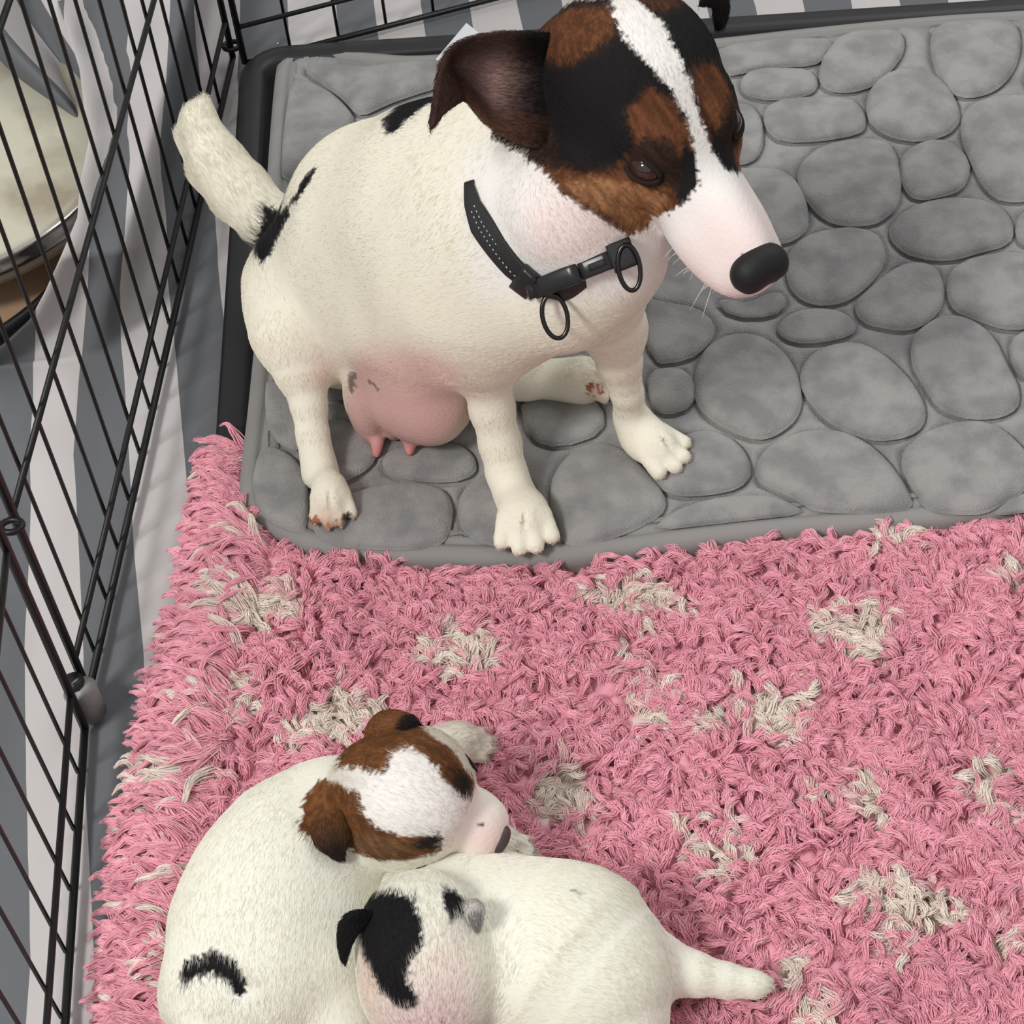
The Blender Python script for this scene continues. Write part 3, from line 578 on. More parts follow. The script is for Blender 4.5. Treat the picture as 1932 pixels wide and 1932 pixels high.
    rad = np.tile((.00026 if fringe else .00023) * np.array([1, 1, 1, 1, .95, .85, .7, .35]), (m * ns, 1)); return pts, rad, np.minimum(cc, .9)
p_, r_, c_ = locks(11800, False); curves('curly_pile', p_, r_, c_, rug, M['pile'])
p_, r_, c_ = locks(2300, True); curves('shaggy_fringe', p_, r_, c_, rug, M['pile'])
# ================================================================== ANIMALS
CREAM = srgb(236, 231, 214); WHITE = srgb(240, 236, 232); BLACK = srgb(24, 22, 24); BROWN = srgb(104, 64, 40); TAN = srgb(160, 114, 78); DARKB = srgb(50, 34, 27); PINK = srgb(222, 176, 170); UDDER = srgb(206, 168, 162); SPOT = srgb(40, 34, 32); PALEP = srgb(236, 218, 214)
class Frame:
    def __init__(s, B, o, sc=1.): s.B = np.array(B, float); s.o = np.array(o, float); s.s = sc
    def __call__(s, x, y, z): return s.o + s.B @ (np.array([x, y, z]) * s.s)
    def inv(s, p): return (s.B.T @ (np.array(p) - s.o)) / s.s
    def mirror(s, p):
        q = s.inv(p); q[1] = -q[1]; return s(*q)
def J(px, py, z, r): return (P(px, py, z), r)
def paw(b, c, d, w, L, h=.011, k=.0018, spread=.12, claws=None, parent=None, clawm=None, lift=0.):
    """four toes and a pad: c centre of the foot on the ground plane, d heading, w width, L length"""
    d = np.array(d, float); d /= np.linalg.norm(d); s = np.cross(d, [0, 0, 1.]); s /= np.linalg.norm(s); up = np.cross(s, d); c = np.array(c, float); r = w / 7.4
    b.ell(c - d * L * .12 + up * h * .15, (L * .42, w * .42, h * 1.05), np.column_stack([d, s, up]), .012)
    tips = []
    for i, (t, f) in enumerate(((-1.5, .24), (-.5, .38), (.5, .38), (1.5, .24))):
        a = c + s * t * r * 1.62 - d * L * .06 + up * (h * .30); e = c + s * t * r * (1.85 + spread) + d * L * f - up * (h * .25)
        b.cap(a, e, r * .92, r * 1.06, k, flow=1); tips.append((e, d + s * t * .10))
    for t in (-1, 0, 1):
        a = c + s * t * r * 1.7 + d * L * .06 + up * (h * .95); e = c + s * t * r * (2.0 + spread) + d * L * .50 + up * (h * .05); b.cap(a, e, .0014, .0026, .0010, '-')
    if claws:
        for (e, dd) in tips:
            dd = dd / np.linalg.norm(dd); q = e + dd * r * .80 - up * r * .25
            tube('claw', [q - dd * .002 - up * .0005, q + dd * claws * .6 - up * claws * .12, q + dd * claws - up * claws * .5], [r * .36, r * .28, r * .06], 8, parent=parent, mat=clawm or M['claw'])
    return tips
# ---------------------------------------------------------------- mother
HF = Frame([[.434, -.898, .07], [-.841, -.432, -.326], [-.323, -.083, .943]], (.106, .758, .269), 1.0)
dog = Body(); DT = dog
dog.ell(P(655, 545, .072), (.056, .060, .058), k=.02)
dog.chain([J(655, 540, .075, .050), J(735, 430, .128, .058), J(850, 410, .165, .062), J(930, 370, .185, .054)], .025)
dog.chain([J(720, 560, .085, .046), J(820, 560, .110, .052), J(930, 545, .14, .047)], .03)
dog.chain([J(900, 500, .16, .052), J(1045, 508, .175, .0455)], .025)
dog.ell(P(1100, 500, .175), (.032, .032, .038), k=.02)
# neck
dog.chain([J(925, 400, .195, .048), (HF(-.066, .004, -.034), .038), (HF(-.045, 0, -.010), .034)], .022)
dog.chain([J(1075, 390, .232, .034), J(1140, 470, .200, .034)], .02)
# right shoulder and front leg (left in the picture)
dog.chain([J(905, 560, .150, .038), J(908, 640, .120, .026), J(916, 700, .098, .0150)], .012)
dog.chain([J(916, 700, .098, .0150), J(928, 770, .072, .0128), J(943, 835, .050, .0120), J(955, 890, .034, .0118), (P(975, 945, .022), .0132)], .004)
dog.chain([J(1135, 560, .150, .0245), J(1158, 620, .120, .0165), J(1168, 680, .095, .0128)], .012)
dog.chain([J(1168, 680, .095, .0128), J(1183, 740, .068, .0092), J(1190, 785, .042, .0098), (P(1208, 820, .025), .0125)], .004)
# hind legs
dog.chain([J(590, 560, .085, .040), J(556, 630, .082, .0225), J(570, 700, .068, .0160)], .014)
dog.chain([J(570, 700, .068, .0160), J(582, 760, .054, .0108), J(590, 820, .040, .0096), (P(604, 890, .026), .0116)], .004)
dog.ell(P(560, 590, .07), (.028, .036, .040), k=.018)
dog.chain([J(760, 580, .07, .045), J(900, 700, .040, .022), J(990, 716, .034, .0125)], .010); dog.chain([J(990, 716, .034, .0125), J(1050, 716, .030, .0118), (P(1095, 714, .031), .0128)], .005)
# udder
dog.ell(P(790, 725, .064), (.034, .030, .040), k=.012); dog.ell(P(815, 760, .056), (.022, .022, .028), k=.008); dog.ell(P(692, 745, .050), (.014, .020, .040), k=.002); dog.ell(P(735, 760, .046), (.010, .016, .030), k=.002)
dog.cap(P(772, 828, .033), P(773, 852, .027), .0042, .0030, .004); dog.cap(P(712, 835, .026), P(710, 856, .021), .0042, .0030, .004)
# tail
tl = [J(560, 445, .070, .020), J(505, 415, .078, .0165), J(455, 365, .088, .0182), J(410, 312, .100, .0175), J(378, 255, .112, .0135), J(376, 222, .119, .0085), J(385, 198, .124, .0035)]
dog.chain(tl, .010)
# head
def hh(a, ra, b_=None, rb=None, k=.008, op='+'): dog.cap(HF(*a), HF(*(b_ or a)), ra, rb, k, op, HF.B @ np.array([-1, 0, 0.]))
def he(c, r, k=.010, op='+'): dog.ell(HF(*c), r, HF.B, k, op, HF.B @ np.array([-1, 0, 0.]))
he((-.045, 0, .004), (.050, .0415, .0385), .015); he((-.012, 0, -.001), (.030, .031, .0235), .012)
for s in (-1, 1):
    he((-.028, s * .023, -.024), (.032, .020, .027), .014); hh((.002, s * .016, .0115), .0085, (-.012, s * .021, .012), .010, .008)
    he((.036, s * .0105, -.031), (.033, .0135, .0165), .008); hh((.004, s * .024, -.013), .008, (-.02, s * .031, -.012), .010, .01)
hh((-.006, 0, -.018), .0265, (.055, 0, -.026), .0175, .010); hh((0, 0, -.005), .0135, (.066, 0, -.0165), .0108, .008)
hh((-.03, 0, -.040), .021, (.048, 0, -.043), .0125, .009); he((.064, 0, -.027), (.014, .0175, .0155), .006)
# toes
mother = empty('jack_russell_dog', tuple(P(800, 700)[:2]) + (0,)); mother.name = 'dog'
tag(mother, 'white adult dog with black and brown head sitting on grey mat, wearing black collar', 'dog')
def K(o): return kid(o, mother)
def wpaw(*a, **kw):
    before = set(COL.objects); r = paw(*a, **kw)
    for o in set(COL.objects) - before: K(o)
    return r
dn = lambda a, b, z=.014: P(*b, z) - P(*a, z)
wpaw(dog, P(990, 985, .0315), dn((980, 940), (992, 1040)), .036, .042, claws=.0018, parent=mother)
wpaw(dog, P(1240, 845, .0315), dn((1200, 815), (1290, 858)), .034, .040, claws=.0018, parent=mother)
wpaw(dog, P(625, 945, .0315), dn((615, 900), (626, 990)), .027, .038, claws=.0018, parent=mother)
wpaw(dog, P(1112, 722, .034), dn((1060, 722), (1150, 716)), .026, .034, h=.014, claws=.005, parent=mother, clawm=M['clawb'])
V, Q = dog.mesh('dog', .0017, 2); bm_ = bvh(V, Q)
HC = [ # markings: later ones win
 (CREAM, [(0, 0), (1, 0), (1, 1)]),
 (WHITE, [(885, 270), (1180, 380), (1260, 480), (1200, 560), (900, 560), (870, 330)]),
 (PALEP, [(1000, 360), (1180, 420), (1190, 460), (1080, 500), (1000, 460)]),
 (BLACK, [(1000, 30), (1080, 0), (1420, -40), (1420, 200), (1395, 330), (1330, 300), (1320, 370), (1240, 420), (1190, 450), (1140, 420), (1060, 370), (1000, 300), (915, 262), (960, 200), (990, 100)]),
 (DARKB, [(1000, 60), (1090, 10), (1180, 0), (1190, 60), (1120, 110), (1080, 130), (1020, 125), (1000, 95)]),
 (BROWN, [(1015, 60), (1080, 15), (1150, 12), (1165, 60), (1110, 100), (1060, 122), (1020, 110)]),
 (DARKB, [(915, 262), (1000, 200), (1040, 240), (1060, 300), (1120, 320), (1180, 300), (1190, 360), (1130, 400), (1060, 360), (1005, 312), (970, 280)]),
 (BROWN, [(1180, 215), (1225, 165), (1270, 190), (1305, 250), (1312, 310), (1290, 380), (1240, 430), (1190, 448), (1140, 412), (1050, 360), (1010, 315), (1050, 318), (1110, 330), (1165, 320), (1200, 270)]),
 (TAN, [(1060, 345), (1120, 335), (1180, 345), (1225, 362), (1262, 372), (1240, 408), (1195, 440), (1150, 405), (1090, 372)]),
 (DARKB, [(1215, 258), (1268, 270), (1290, 300), (1310, 340), (1280, 380), (1262, 350), (1240, 355), (1195, 345), (1175, 318), (1190, 285)]),
 (BLACK, [(1290, 270), (1318, 300), (1330, 360), (1280, 392), (1284, 330)]),
 (BROWN, [(1318, 120), (1350, 120), (1385, 180), (1375, 250), (1350, 262), (1330, 200)]),
 (BLACK, [(1345, 250), (1400, 200), (1408, 300), (1390, 340), (1362, 320)]),
 (WHITE, [(1178, 66), (1150, -10), (1190, -10), (1215, 15), (1245, 60), (1285, 110), (1308, 170), (1322, 235), (1345, 290), (1372, 325), (1412, 345), (1440, 400), (1470, 420), (1480, 600), (1300, 600), (1212, 480), (1225, 425), (1290, 385), (1322, 350), (1318, 300), (1300, 225), (1270, 170), (1225, 120)]),
 (PALEP, [(1330, 390), (1400, 380), (1440, 430), (1440, 560), (1380, 580), (1300, 540), (1280, 470)]),
 (srgb(60, 54, 56), [(1380, 500), (1398, 480), (1440, 466), (1470, 500), (1440, 545), (1400, 535)]),
 (srgb(110, 100, 98), [(1316, 483), (1326, 482), (1326, 492), (1316, 492)]),
 # body
 (BLACK, [(716, 238), (734, 204), (780, 178), (840, 152), (840, 184), (795, 206), (768, 222), (752, 250), (724, 256)]),
 (srgb(120, 112, 104), [(672, 326), (690, 318), (692, 326), (676, 336)]),
 (BLACK, [(536, 396), (572, 335), (600, 305), (590, 335), (560, 384)]),
 (BLACK, [(500, 385), (556, 398), (530, 440), (500, 500), (470, 470), (490, 430)]),
 (UDDER, [(650, 690), (700, 660), (860, 690), (880, 800), (800, 860), (700, 870), (650, 800)]),
 (srgb(226, 196, 186), [(690, 660), (790, 655), (870, 690), (860, 730), (800, 745), (740, 735), (700, 700)]),
 (srgb(222, 188, 178), [(588, 660), (622, 660), (616, 730), (590, 720)]),
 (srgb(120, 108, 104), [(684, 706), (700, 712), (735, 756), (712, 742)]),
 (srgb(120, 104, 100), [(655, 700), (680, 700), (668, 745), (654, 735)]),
 (srgb(222, 118, 128), [(760, 836), (784, 836), (782, 858), (764, 858)]), (srgb(216, 120, 128), [(700, 838), (722, 838), (720, 862), (702, 862)]),
 (srgb(170, 112, 84), [(584, 968), (640, 972), (642, 1016), (584, 1016)]), (srgb(70, 56, 50), [(642, 968), (662, 962), (662, 1000), (642, 1004)]), (srgb(176, 100, 72), [(1104, 718), (1140, 712), (1140, 752), (1104, 748)]),
 (srgb(226, 214, 206), [(850, 560), (1000, 640), (975, 760), (880, 800), (860, 640)]),
]
HC = [(CREAM, [(0, 0), (1, 0), (1, 1)])] + HC[1:-1]
def mm(p):
    q = HF.inv(p)
    if q[0] < -.10 or q[2] < -.075 or q[0] > .1 or q[2] > .06 or abs(q[1]) > .06 or q[1] < .004: return None
    return HF.mirror(p)
tops = [(HF(-.09, y, z), BLACK if abs(y) > .008 else WHITE) for y in (-.03, -.02, 0, .02) for z in (0., .03)]
back = [(P(a, b, z), CREAM) for a, b, z in ((600, 560, .0), (700, 500, .02), (900, 300, .05), (1000, 400, .08))]
colr = paint(V, bm_, CREAM, HC, (300, -60, 1500, 1080), 6, tops + back, mm, Q=Q)
body = K(skin_obj('body', V, Q, colr, mother)); body['label'] = 'white body with black patches'
def bare(p):
    q = proj(p); near_eye = np.minimum(np.linalg.norm(p - HF(.001, .027, .002), axis=1), np.linalg.norm(p - HF(.001, -.027, 0), axis=1)) < .0105
    nose = np.linalg.norm(p - HF(.073, 0, -.018), axis=1) < .017
    ud = inpoly(q, [(655, 730), (700, 700), (760, 745), (870, 720), (880, 800), (800, 870), (690, 870), (650, 800)])
    return near_eye | nose | ud
def lf(p):
    h = (p - HF.o) @ HF.B; m = (h[:, 0] > .01) & (h[:, 2] > -.06) & (np.abs(h[:, 1]) < .04); r = np.where(m, .55, 1.)
    t = np.min([np.linalg.norm(p - q[0], axis=1) for q in tl[1:]], 0) < .028; r = np.where(p[:, 2] < .045, .6, r); return np.where(t, 1.6, r)
K(coat('fur_coat', dog, V, Q, colr, 150000, .0050, mother, (-.3, .5, -.8), lift=.26, rad=.00009, lenf=lf, bare=bare))
# eyes
def ball(name, r, m, cen, parent, seg=32):
    b = bmesh.new(); bmesh.ops.create_uvsphere(b, u_segments=seg, v_segments=seg // 2, radius=r); me = bpy.data.meshes.new(name); b.to_mesh(me); b.free()
    me.transform(Matrix.Translation(Vector(cen))); return link(name, me, parent, m, True)
for s in (1, -1):
    n_ = HF.B @ np.array([.36, s * .80, .48]); n_ /= np.linalg.norm(n_); g_ = HF.B @ np.array([.50, s * .66, .50]); g_ /= np.linalg.norm(g_)
    surf = bm_.ray_cast(Vector(HF(.001, s * .024, .001) + n_ * .03), Vector(-n_))[0]; surf = np.array(surf); c = surf - n_ * .0082
    eye = K(ball('eye', .0108, M['scl'], c, mother))
    for nm, r_, m_, o_ in (('iris', .0099, M['iris'], .0015), ('pupil', .0066, M['eye'], .0052)):
        k_ = ball(nm, r_, m_, c + g_ * o_, eye); k_.matrix_parent_inverse = Matrix()
    sd_ = np.cross(n_, HF.B[:, 2]); sd_ /= np.linalg.norm(sd_); upv = np.cross(sd_, n_); upv *= np.sign(upv @ HF.B[:, 2]); fwd_ = sd_ * np.sign(sd_ @ HF.B[:, 0])
    for up_, hgt_, rt in ((1, .0064, .0018), (-1, .0056, .0014)):
        L_ = []
        for i in range(17):
            t = -1 + 2 * i / 16; x = t * .0104; y = up_ * hgt_ * max(1 - t * t, 0) ** .55 - t * .0010; q2_ = .0115 ** 2 - x * x - y * y; L_.append(c + fwd_ * x + upv * y + n_ * max(max(q2_, 0) ** .5, .0060))
        K(tube('eyelid', L_, [.0010] + [rt] * 15 + [.0010], 10, parent=mother, mat=M['lid']))
# nose leather
nb = Body(); e_ = lambda c, r, k=.003, op='+': nb.ell(HF(*c), r, HF.B, k, op)
e_((.0705, .001, -.0150), (.0105, .0148, .0115)); e_((.0725, .0080, -.0165), (.0085, .0080, .0100)); e_((.0725, -.0065, -.0165), (.0085, .0080, .0100)); e_((.0705, 0, -.0265), (.007, .006, .007))
for s in (1, -1): nb.cap(HF(.0835, s * .0060 + .0005, -.0190), HF(.0755, s * .0125 + .0005, -.0205), .0018, .0026, .0012, '-')
nb.cap(HF(.083, 0, -.021), HF(.079, 0, -.036), .0007, .0007, .001, '-')
v, q = nb.mesh('nose', .0007, 1); me = fastmesh('nose', v, q); K(link('nose', me, mother, M['nose'], True))['label'] = 'black leathery nose'
# ears: a thin leaf of skin shaped through control rows of pixels and distances
def bez(rows, nu=26, nv=18):
    C_ = np.array(rows); A, B_ = C_.shape[:2]
    def cr(Pp, n):
        q = np.vstack([2 * Pp[0] - Pp[1], Pp, 2 * Pp[-1] - Pp[-2]]); T = np.linspace(0, len(Pp) - 1 - 1e-9, n); o = []
        for t in T:
            i = int(t); f = t - i; a, b, c, d = q[i:i + 4]; o.append(.5 * ((2 * b) + (c - a) * f + (2 * a - 5 * b + 4 * c - d) * f * f + (3 * b - a - 3 * c + d) * f ** 3))
        return np.array(o)
    R1 = np.array([cr(C_[i], nv) for i in range(A)]); R2 = np.array([cr(R1[:, j], nu) for j in range(nv)]).transpose(1, 0, 2); return R2
def leaf(name, rows, th, parent, cols, K_, hair=None, nu=30, nv=22):
    """cols(front, u, v) -> colour of the two faces"""
    G = bez(rows, nu, nv); du = np.gradient(G, axis=0); dv = np.gradient(G, axis=1); N = np.cross(du, dv); N /= np.linalg.norm(N, axis=2)[..., None] + 1e-12
    uu, vv = np.meshgrid(np.linspace(0, 1, nu), np.linspace(0, 1, nv), indexing='ij'); edge = np.minimum(1, np.minimum(vv, 1 - vv) * 9) ** .5 * np.minimum(1, (1 - uu) * 14) ** .5
    A = (G + N * (th / 2 * edge)[..., None]).reshape(-1, 3); B_ = (G - N * (th / 2 * edge)[..., None]).reshape(-1, 3)
    n = nu * nv; f = []
    for i in range(nu - 1):
        for j in range(nv - 1):
            a = i * nv + j; f.append((a, a + nv, a + nv + 1, a + 1)); f.append((n + a, n + a + 1, n + a + nv + 1, n + a + nv))
    for i in range(nu - 1):
        a = i * nv; f.append((a, n + a, n + a + nv, a + nv)); a = i * nv + nv - 1; f.append((a, a + nv, n + a + nv, n + a))
    for j in range(nv - 1):
        a = (nu - 1) * nv + j; f.append((a, n + a, n + a + 1, a + 1)); f.append((j, j + 1, n + j + 1, n + j))
    V = np.vstack([A, B_]); col = np.vstack([np.array([cols(1, a, b) for a, b in zip(uu.ravel(), vv.ravel())]), np.array([cols(0, a, b) for a, b in zip(uu.ravel(), vv.ravel())])])
    o = skin_obj(name, V, np.array(f), col, parent); K_(o)
    if hair:
        nh, L = hair; p, nr, cc = sample(V, np.array(f), col, nh); kd = KDTree(n)
        for i, g in enumerate(G.reshape(-1, 3)): kd.insert(Vector(g), i)
        kd.balance(); D_ = du.reshape(-1, 3); t = np.array([D_[kd.find(Vector(x))[1]] for x in p]); t /= np.linalg.norm(t, axis=1)[:, None] + 1e-9
        t += rng.normal(0, .2, t.shape); t -= (t * nr).sum(1)[:, None] * nr; t /= np.linalg.norm(t, axis=1)[:, None]; LL = L * rng.uniform(.5, 1.1, nh)
        pts = np.stack([p + t * (LL * s)[:, None] + nr * (LL * .3 * (s - .5 * s * s))[:, None] for s in (0, .33, .67, 1)], 1)
        h = curves('fur', pts, np.outer(np.full(nh, .0001), [1, .9, .65, .2]), cc * rng.uniform(.8, 1.15, nh)[:, None], o, M['fur']); h.matrix_parent_inverse = Matrix()
    return o
d0 = dist(HF(-.055, .044, .015))
def E(px, py, dd): return D(px, py, d0 + dd)
rowsR = [[E(1050, 62, .030), E(1080, 120, .030), E(1078, 200, .028), E(1068, 280, .026)],
         [E(985, 58, .000), E(985, 125, .018), E(980, 200, .018), E(1000, 278, .010)],
         [E(930, 60, -.008), E(915, 110, .012), E(915, 190, .014), E(930, 246, .000)],
         [E(868, 78, -.012), E(858, 112, .000), E(866, 150, .004), E(884, 196, -.002)],
         [E(832, 118, -.016), E(836, 140, -.014), E(848, 170, -.012), E(866, 196, -.010)],
         [E(818, 205, -.020), E(820, 210, -.019), E(826, 216, -.018), E(836, 218, -.018)],
         [E(811, 243, -.022), E(812, 244, -.022), E(814, 245, -.022), E(816, 244, -.022)]]
def earcol(front, u, v):
    inner = np.array(srgb(120, 88, 80)); dark = np.array(srgb(52, 34, 28)); pinkish = np.array(srgb(150, 118, 112))
    w = math.exp(-((u - .30) / .16) ** 2 - ((v - .45) / .28) ** 2); c = dark * (1 - w) + pinkish * w
    if v > .75: c = c * .5 + np.array(srgb(98, 66, 50)) * .5
    if u > .55: c = np.array(srgb(58, 38, 32))
    if u < .26: q_ = min(1, (.26 - u) / .16); c = c * (1 - q_) + np.array(BLACK if v < .75 else DARKB) * q_
    return c if True else inner
leaf('ear', rowsR, .0034, mother, earcol, K, (5000, .005))['label'] = 'dark brown folded ear'
dl = dist(HF(-.055, -.044, .015))
def E2(px, py, dd): return D(px, py, dl + dd)
rowsL = [[E2(1290, -60, .0), E2(1310, -40, -.004), E2(1325, -10, -.002), E2(1318, 12, .004)], [E2(1325, -70, .004), E2(1345, -50, -.002), E2(1352, -15, .000), E2(1340, 14, .006)],
         [E2(1345, -60, .012), E2(1362, -35, .004), E2(1368, 5, .004), E2(1344, 22, .012)], [E2(1352, 10, .016), E2(1364, 20, .012), E2(1366, 36, .012), E2(1345, 34, .016)], [E2(1350, 56, .018), E2(1354, 58, .018), E2(1358, 58, .018), E2(1352, 54, .018)]]
leaf('ear', rowsL, .0034, mother, lambda f, u, v: np.array(srgb(26, 22, 22)), K, (1500, .004))
# whiskers
W_ = []
for (a, b), (c, d), dz in [((1148, 402), (1078, 412), -.01), ((1150, 405), (1085, 425), -.012), ((1145, 404), (1100, 400), -.01)]:
    h = hit(bm_, a, b)
    if h is not None: e = D(c, d, dist(h) - .004); W_.append([h, h * .67 + e * .33 + [0, 0, .001], h * .33 + e * .67 + [0, 0, .001], e])
if W_: K(curves('dark_whiskers', np.array(W_), np.tile([.0002, .00018, .00014, .00005], (len(W_), 1)), np.tile(BLACK, (len(W_), 1)), mother, M['fur']))
W_ = []
for i in range(34):
    s = 1 if i % 2 else -1; x = rng.uniform(.02, .062); a = HF(x, s * rng.uniform(.010, .017), -.030 - rng.uniform(0, .012)); dv = HF.B @ np.array([-.3 + rng.normal(0, .3), s * rng.uniform(.5, 1), -.7 + rng.normal(0, .25)]); L = rng.uniform(.008, .022)
    dv /= np.linalg.norm(dv); W_.append([a + dv * L * t + np.array([0, 0, -.15]) * L * t * t for t in (0, .33, .67, 1)])
K(curves('pale_whiskers', np.array(W_), np.tile([.00016, .00013, .0001, .00004], (len(W_), 1)), np.tile(WHITE, (len(W_), 1)), mother, M['fur']))
# ---------------------------------------------------------------- collar
col_root = empty('dog_collar', tuple(P(1030, 460, .2))); tag(col_root, "black nylon collar with side-release buckle and two rings around the seated dog's neck", 'collar')
KC = lambda o: kid(o, col_root)
anc = [(925, 215), (900, 250), (888, 292), (886, 335), (894, 385), (912, 425), (940, 465), (968, 500), (1005, 532), (1055, 548), (1120, 528), (1190, 474)]
h3 = [hit(bm_, *q) for q in anc]
ax0 = P(925, 400, .195); ax1 = HF(-.066, .004, -.034); pn = ax1 - ax0; pn /= np.linalg.norm(pn)
u_ = h3[-1] - h3[3]; u_ /= np.linalg.norm(u_); pn = pn - (pn @ u_) * u_ * .8; pn /= np.linalg.norm(pn)
mid = (h3[3] + h3[-1]) / 2; cc0 = ax0 + (ax1 - ax0) * (((mid - ax0) @ pn) / ((ax1 - ax0) @ pn)); cc0 = cc0 * .7 + (mid - ((mid - cc0) @ pn) * pn) * .3
e1 = h3[8] - cc0; e1 -= (e1 @ pn) * pn; e1 /= np.linalg.norm(e1); e2 = np.cross(pn, e1)
_th = np.array([math.atan2((h - cc0) @ e2, (h - cc0) @ e1) for h in h3]); _de = np.array([(h - cc0) @ pn for h in h3]); _o = np.argsort(_th)
_ta = np.concatenate([[-math.pi], _th[_o], [math.pi]]); _da = np.concatenate([[0], _de[_o], [0]])
def dlt(a): return float(np.interp((a + math.pi) % (2 * math.pi) - math.pi, _ta, _da))
NA = 72
def radii(offz):
    o = []
    for i in range(NA):
        a = 2 * math.pi * i / NA; d_ = e1 * math.cos(a) + e2 * math.sin(a); q = cc0 + pn * (offz + dlt(a)); h = bm_.ray_cast(Vector(q), Vector(d_))
        o.append(min(max(.045 if h[0] is None else np.linalg.norm(np.array(h[0]) - q), .030), .066))
    o = np.array(o)
    for _ in range(4): o = np.maximum(o, .25 * np.roll(o, 1) + .5 * o + .25 * np.roll(o, -1))
    return o
RM, RP_ = radii(-.006), radii(.006); rad_ = np.maximum(radii(0), (RM + RP_) / 2)
def _i(A, a):
    i = a / (2 * math.pi) * NA; k = int(math.floor(i)); f = i - k; return A[k % NA] * (1 - f) + A[(k + 1) % NA] * f
def cp(a, off=0.):
    d_ = e1 * math.cos(a) + e2 * math.sin(a); w = pn * .012 + d_ * (_i(RP_, a) - _i(RM, a)); w /= np.linalg.norm(w); tg = -e1 * math.sin(a) + e2 * math.cos(a); n_ = np.cross(tg, w); n_ *= np.sign(n_ @ d_); n_ /= np.linalg.norm(n_)
    return cc0 + pn * dlt(a) + d_ * _i(rad_, a) + n_ * off, n_
def _w(a): return (a + math.pi) % (2 * math.pi) - math.pi
def _t(a, i, j): return (_w(a) - _th[i]) / (_th[j] - _th[i])
def hidden(a):                                          # 1 where the strap is sunk in the neck fur, 0 where it lies on it
    t = _t(a, 0, 3); return min(max(min((t + 3.2) / .5, (1.12 - t) / .15), 0), 1)
def sink(a): return .0014 - .0075 * hidden(a)
def wid(a):
    t = _t(a, 3, 5); return .0145 if (t > 1 or _t(a, 0, 3) < -2.9) else .0034 + .0111 * max(t, 0) ** .8
angs = [2 * math.pi * i / NA for i in range(NA)]; pc = [cp(a, sink(a)) for a in angs]
KC(tube('strap', [p for p, _ in pc], 1, 12, True, col_root, M['nylon'], flat=([wid(a) for a in angs], .0024, [d for _, d in pc])))
def ang_of(px, py):
    h = hit(bm_, px, py); v = h - cc0; return math.atan2(v @ e2, v @ e1)
aL, aB0, aB1, aR = ang_of(900, 390), ang_of(1015, 540), ang_of(1135, 505), ang_of(1186, 470)
# reflective stitches on the near side
na = 15
for i in range(na):
    for row in (-.0017, .0017):
        a = aL + (ang_of(985, 490) - aL) * i / (na - 1); p, d_ = cp(a, .0027); q_, _ = cp(a + .022 * np.sign(aB1 - aL), .0027); KC(tube('stitch', [p + pn * row, q_ + pn * row], .00035, 5, parent=col_root, mat=M['stitch']))
def seg(name, a0, a1, off, wd, th, m, k=7):
    q = [cp(a0 + (a1 - a0) * i / (k - 1), off) for i in range(k)]; return KC(tube(name, [p for p, _ in q], 1, 12, False, col_root, m, flat=(wd, th, [d for _, d in q])))
a1_, a2_ = ang_of(985, 497), ang_of(1005, 528); seg('strap_slide', a1_, a2_, .0035, .0185, .0055, M['plast'], 4)
hb0, hb1 = hit(bm_, 1012, 545), hit(bm_, 1188, 474); db_ = min(dist(hb0), dist(hb1)) ; B0, B1 = D(1010, 546, dist(hb0) - .006), D(1192, 474, dist(hb1) - .007)
vb = B1 - B0; nb_ = -ray(1100, 510); nb_ = nb_ - (nb_ @ vb) * vb / (vb @ vb); nb_ /= np.linalg.norm(nb_)
def bar(name, t0, t1, wd, th, m, bow=.0045, k=6):
    ts = np.linspace(t0, t1, k); return KC(tube(name, [B0 + vb * t + nb_ * bow * (1 - (2 * t - 1) ** 2) for t in ts], 1, 14, False, col_root, m, flat=(wd, th, [nb_] * k)))
bar('buckle_socket', .02, .50, .0105, .0085, M['plast']); bar('buckle_clip', .51, .80, .0095, .0075, M['plast']); bar('buckle_tongue', .60, .76, .0040, .0086, M['nylon']); bar('strap_keeper', .80, 1.02, .0150, .0075, M['nylon'])
w_ = np.cross(nb_, vb); w_ /= np.linalg.norm(w_); KC(tube('buckle_end', [B0 - w_ * .004 - nb_ * .001, B0 + w_ * .004 - nb_ * .001], .0052, 14, parent=col_root, mat=M['plast']))
def dring(px0, px1, w, r=.0010):
    """ring hanging between a top and a bottom pixel"""
    h = hit(bm_, *px0); dd = dist(h) - .008; a = D(*px0, dd); b = D(*px1, dd + .002); c = (a + b) / 2; u_ = (b - a) / 2; s_ = np.cross(u_, ray(*px0)); s_ /= np.linalg.norm(s_); s_ = s_ * w
    KC(tube('d_ring', [c + u_ * math.cos(t) + s_ * math.sin(t) for t in np.linspace(0, 2 * math.pi, 26, endpoint=False)], r, 8, True, col_root, M['ring']))
dring((1038, 556), (1056, 638), .0064, .0013); dring((1180, 462), (1194, 548), .0055, .0013)
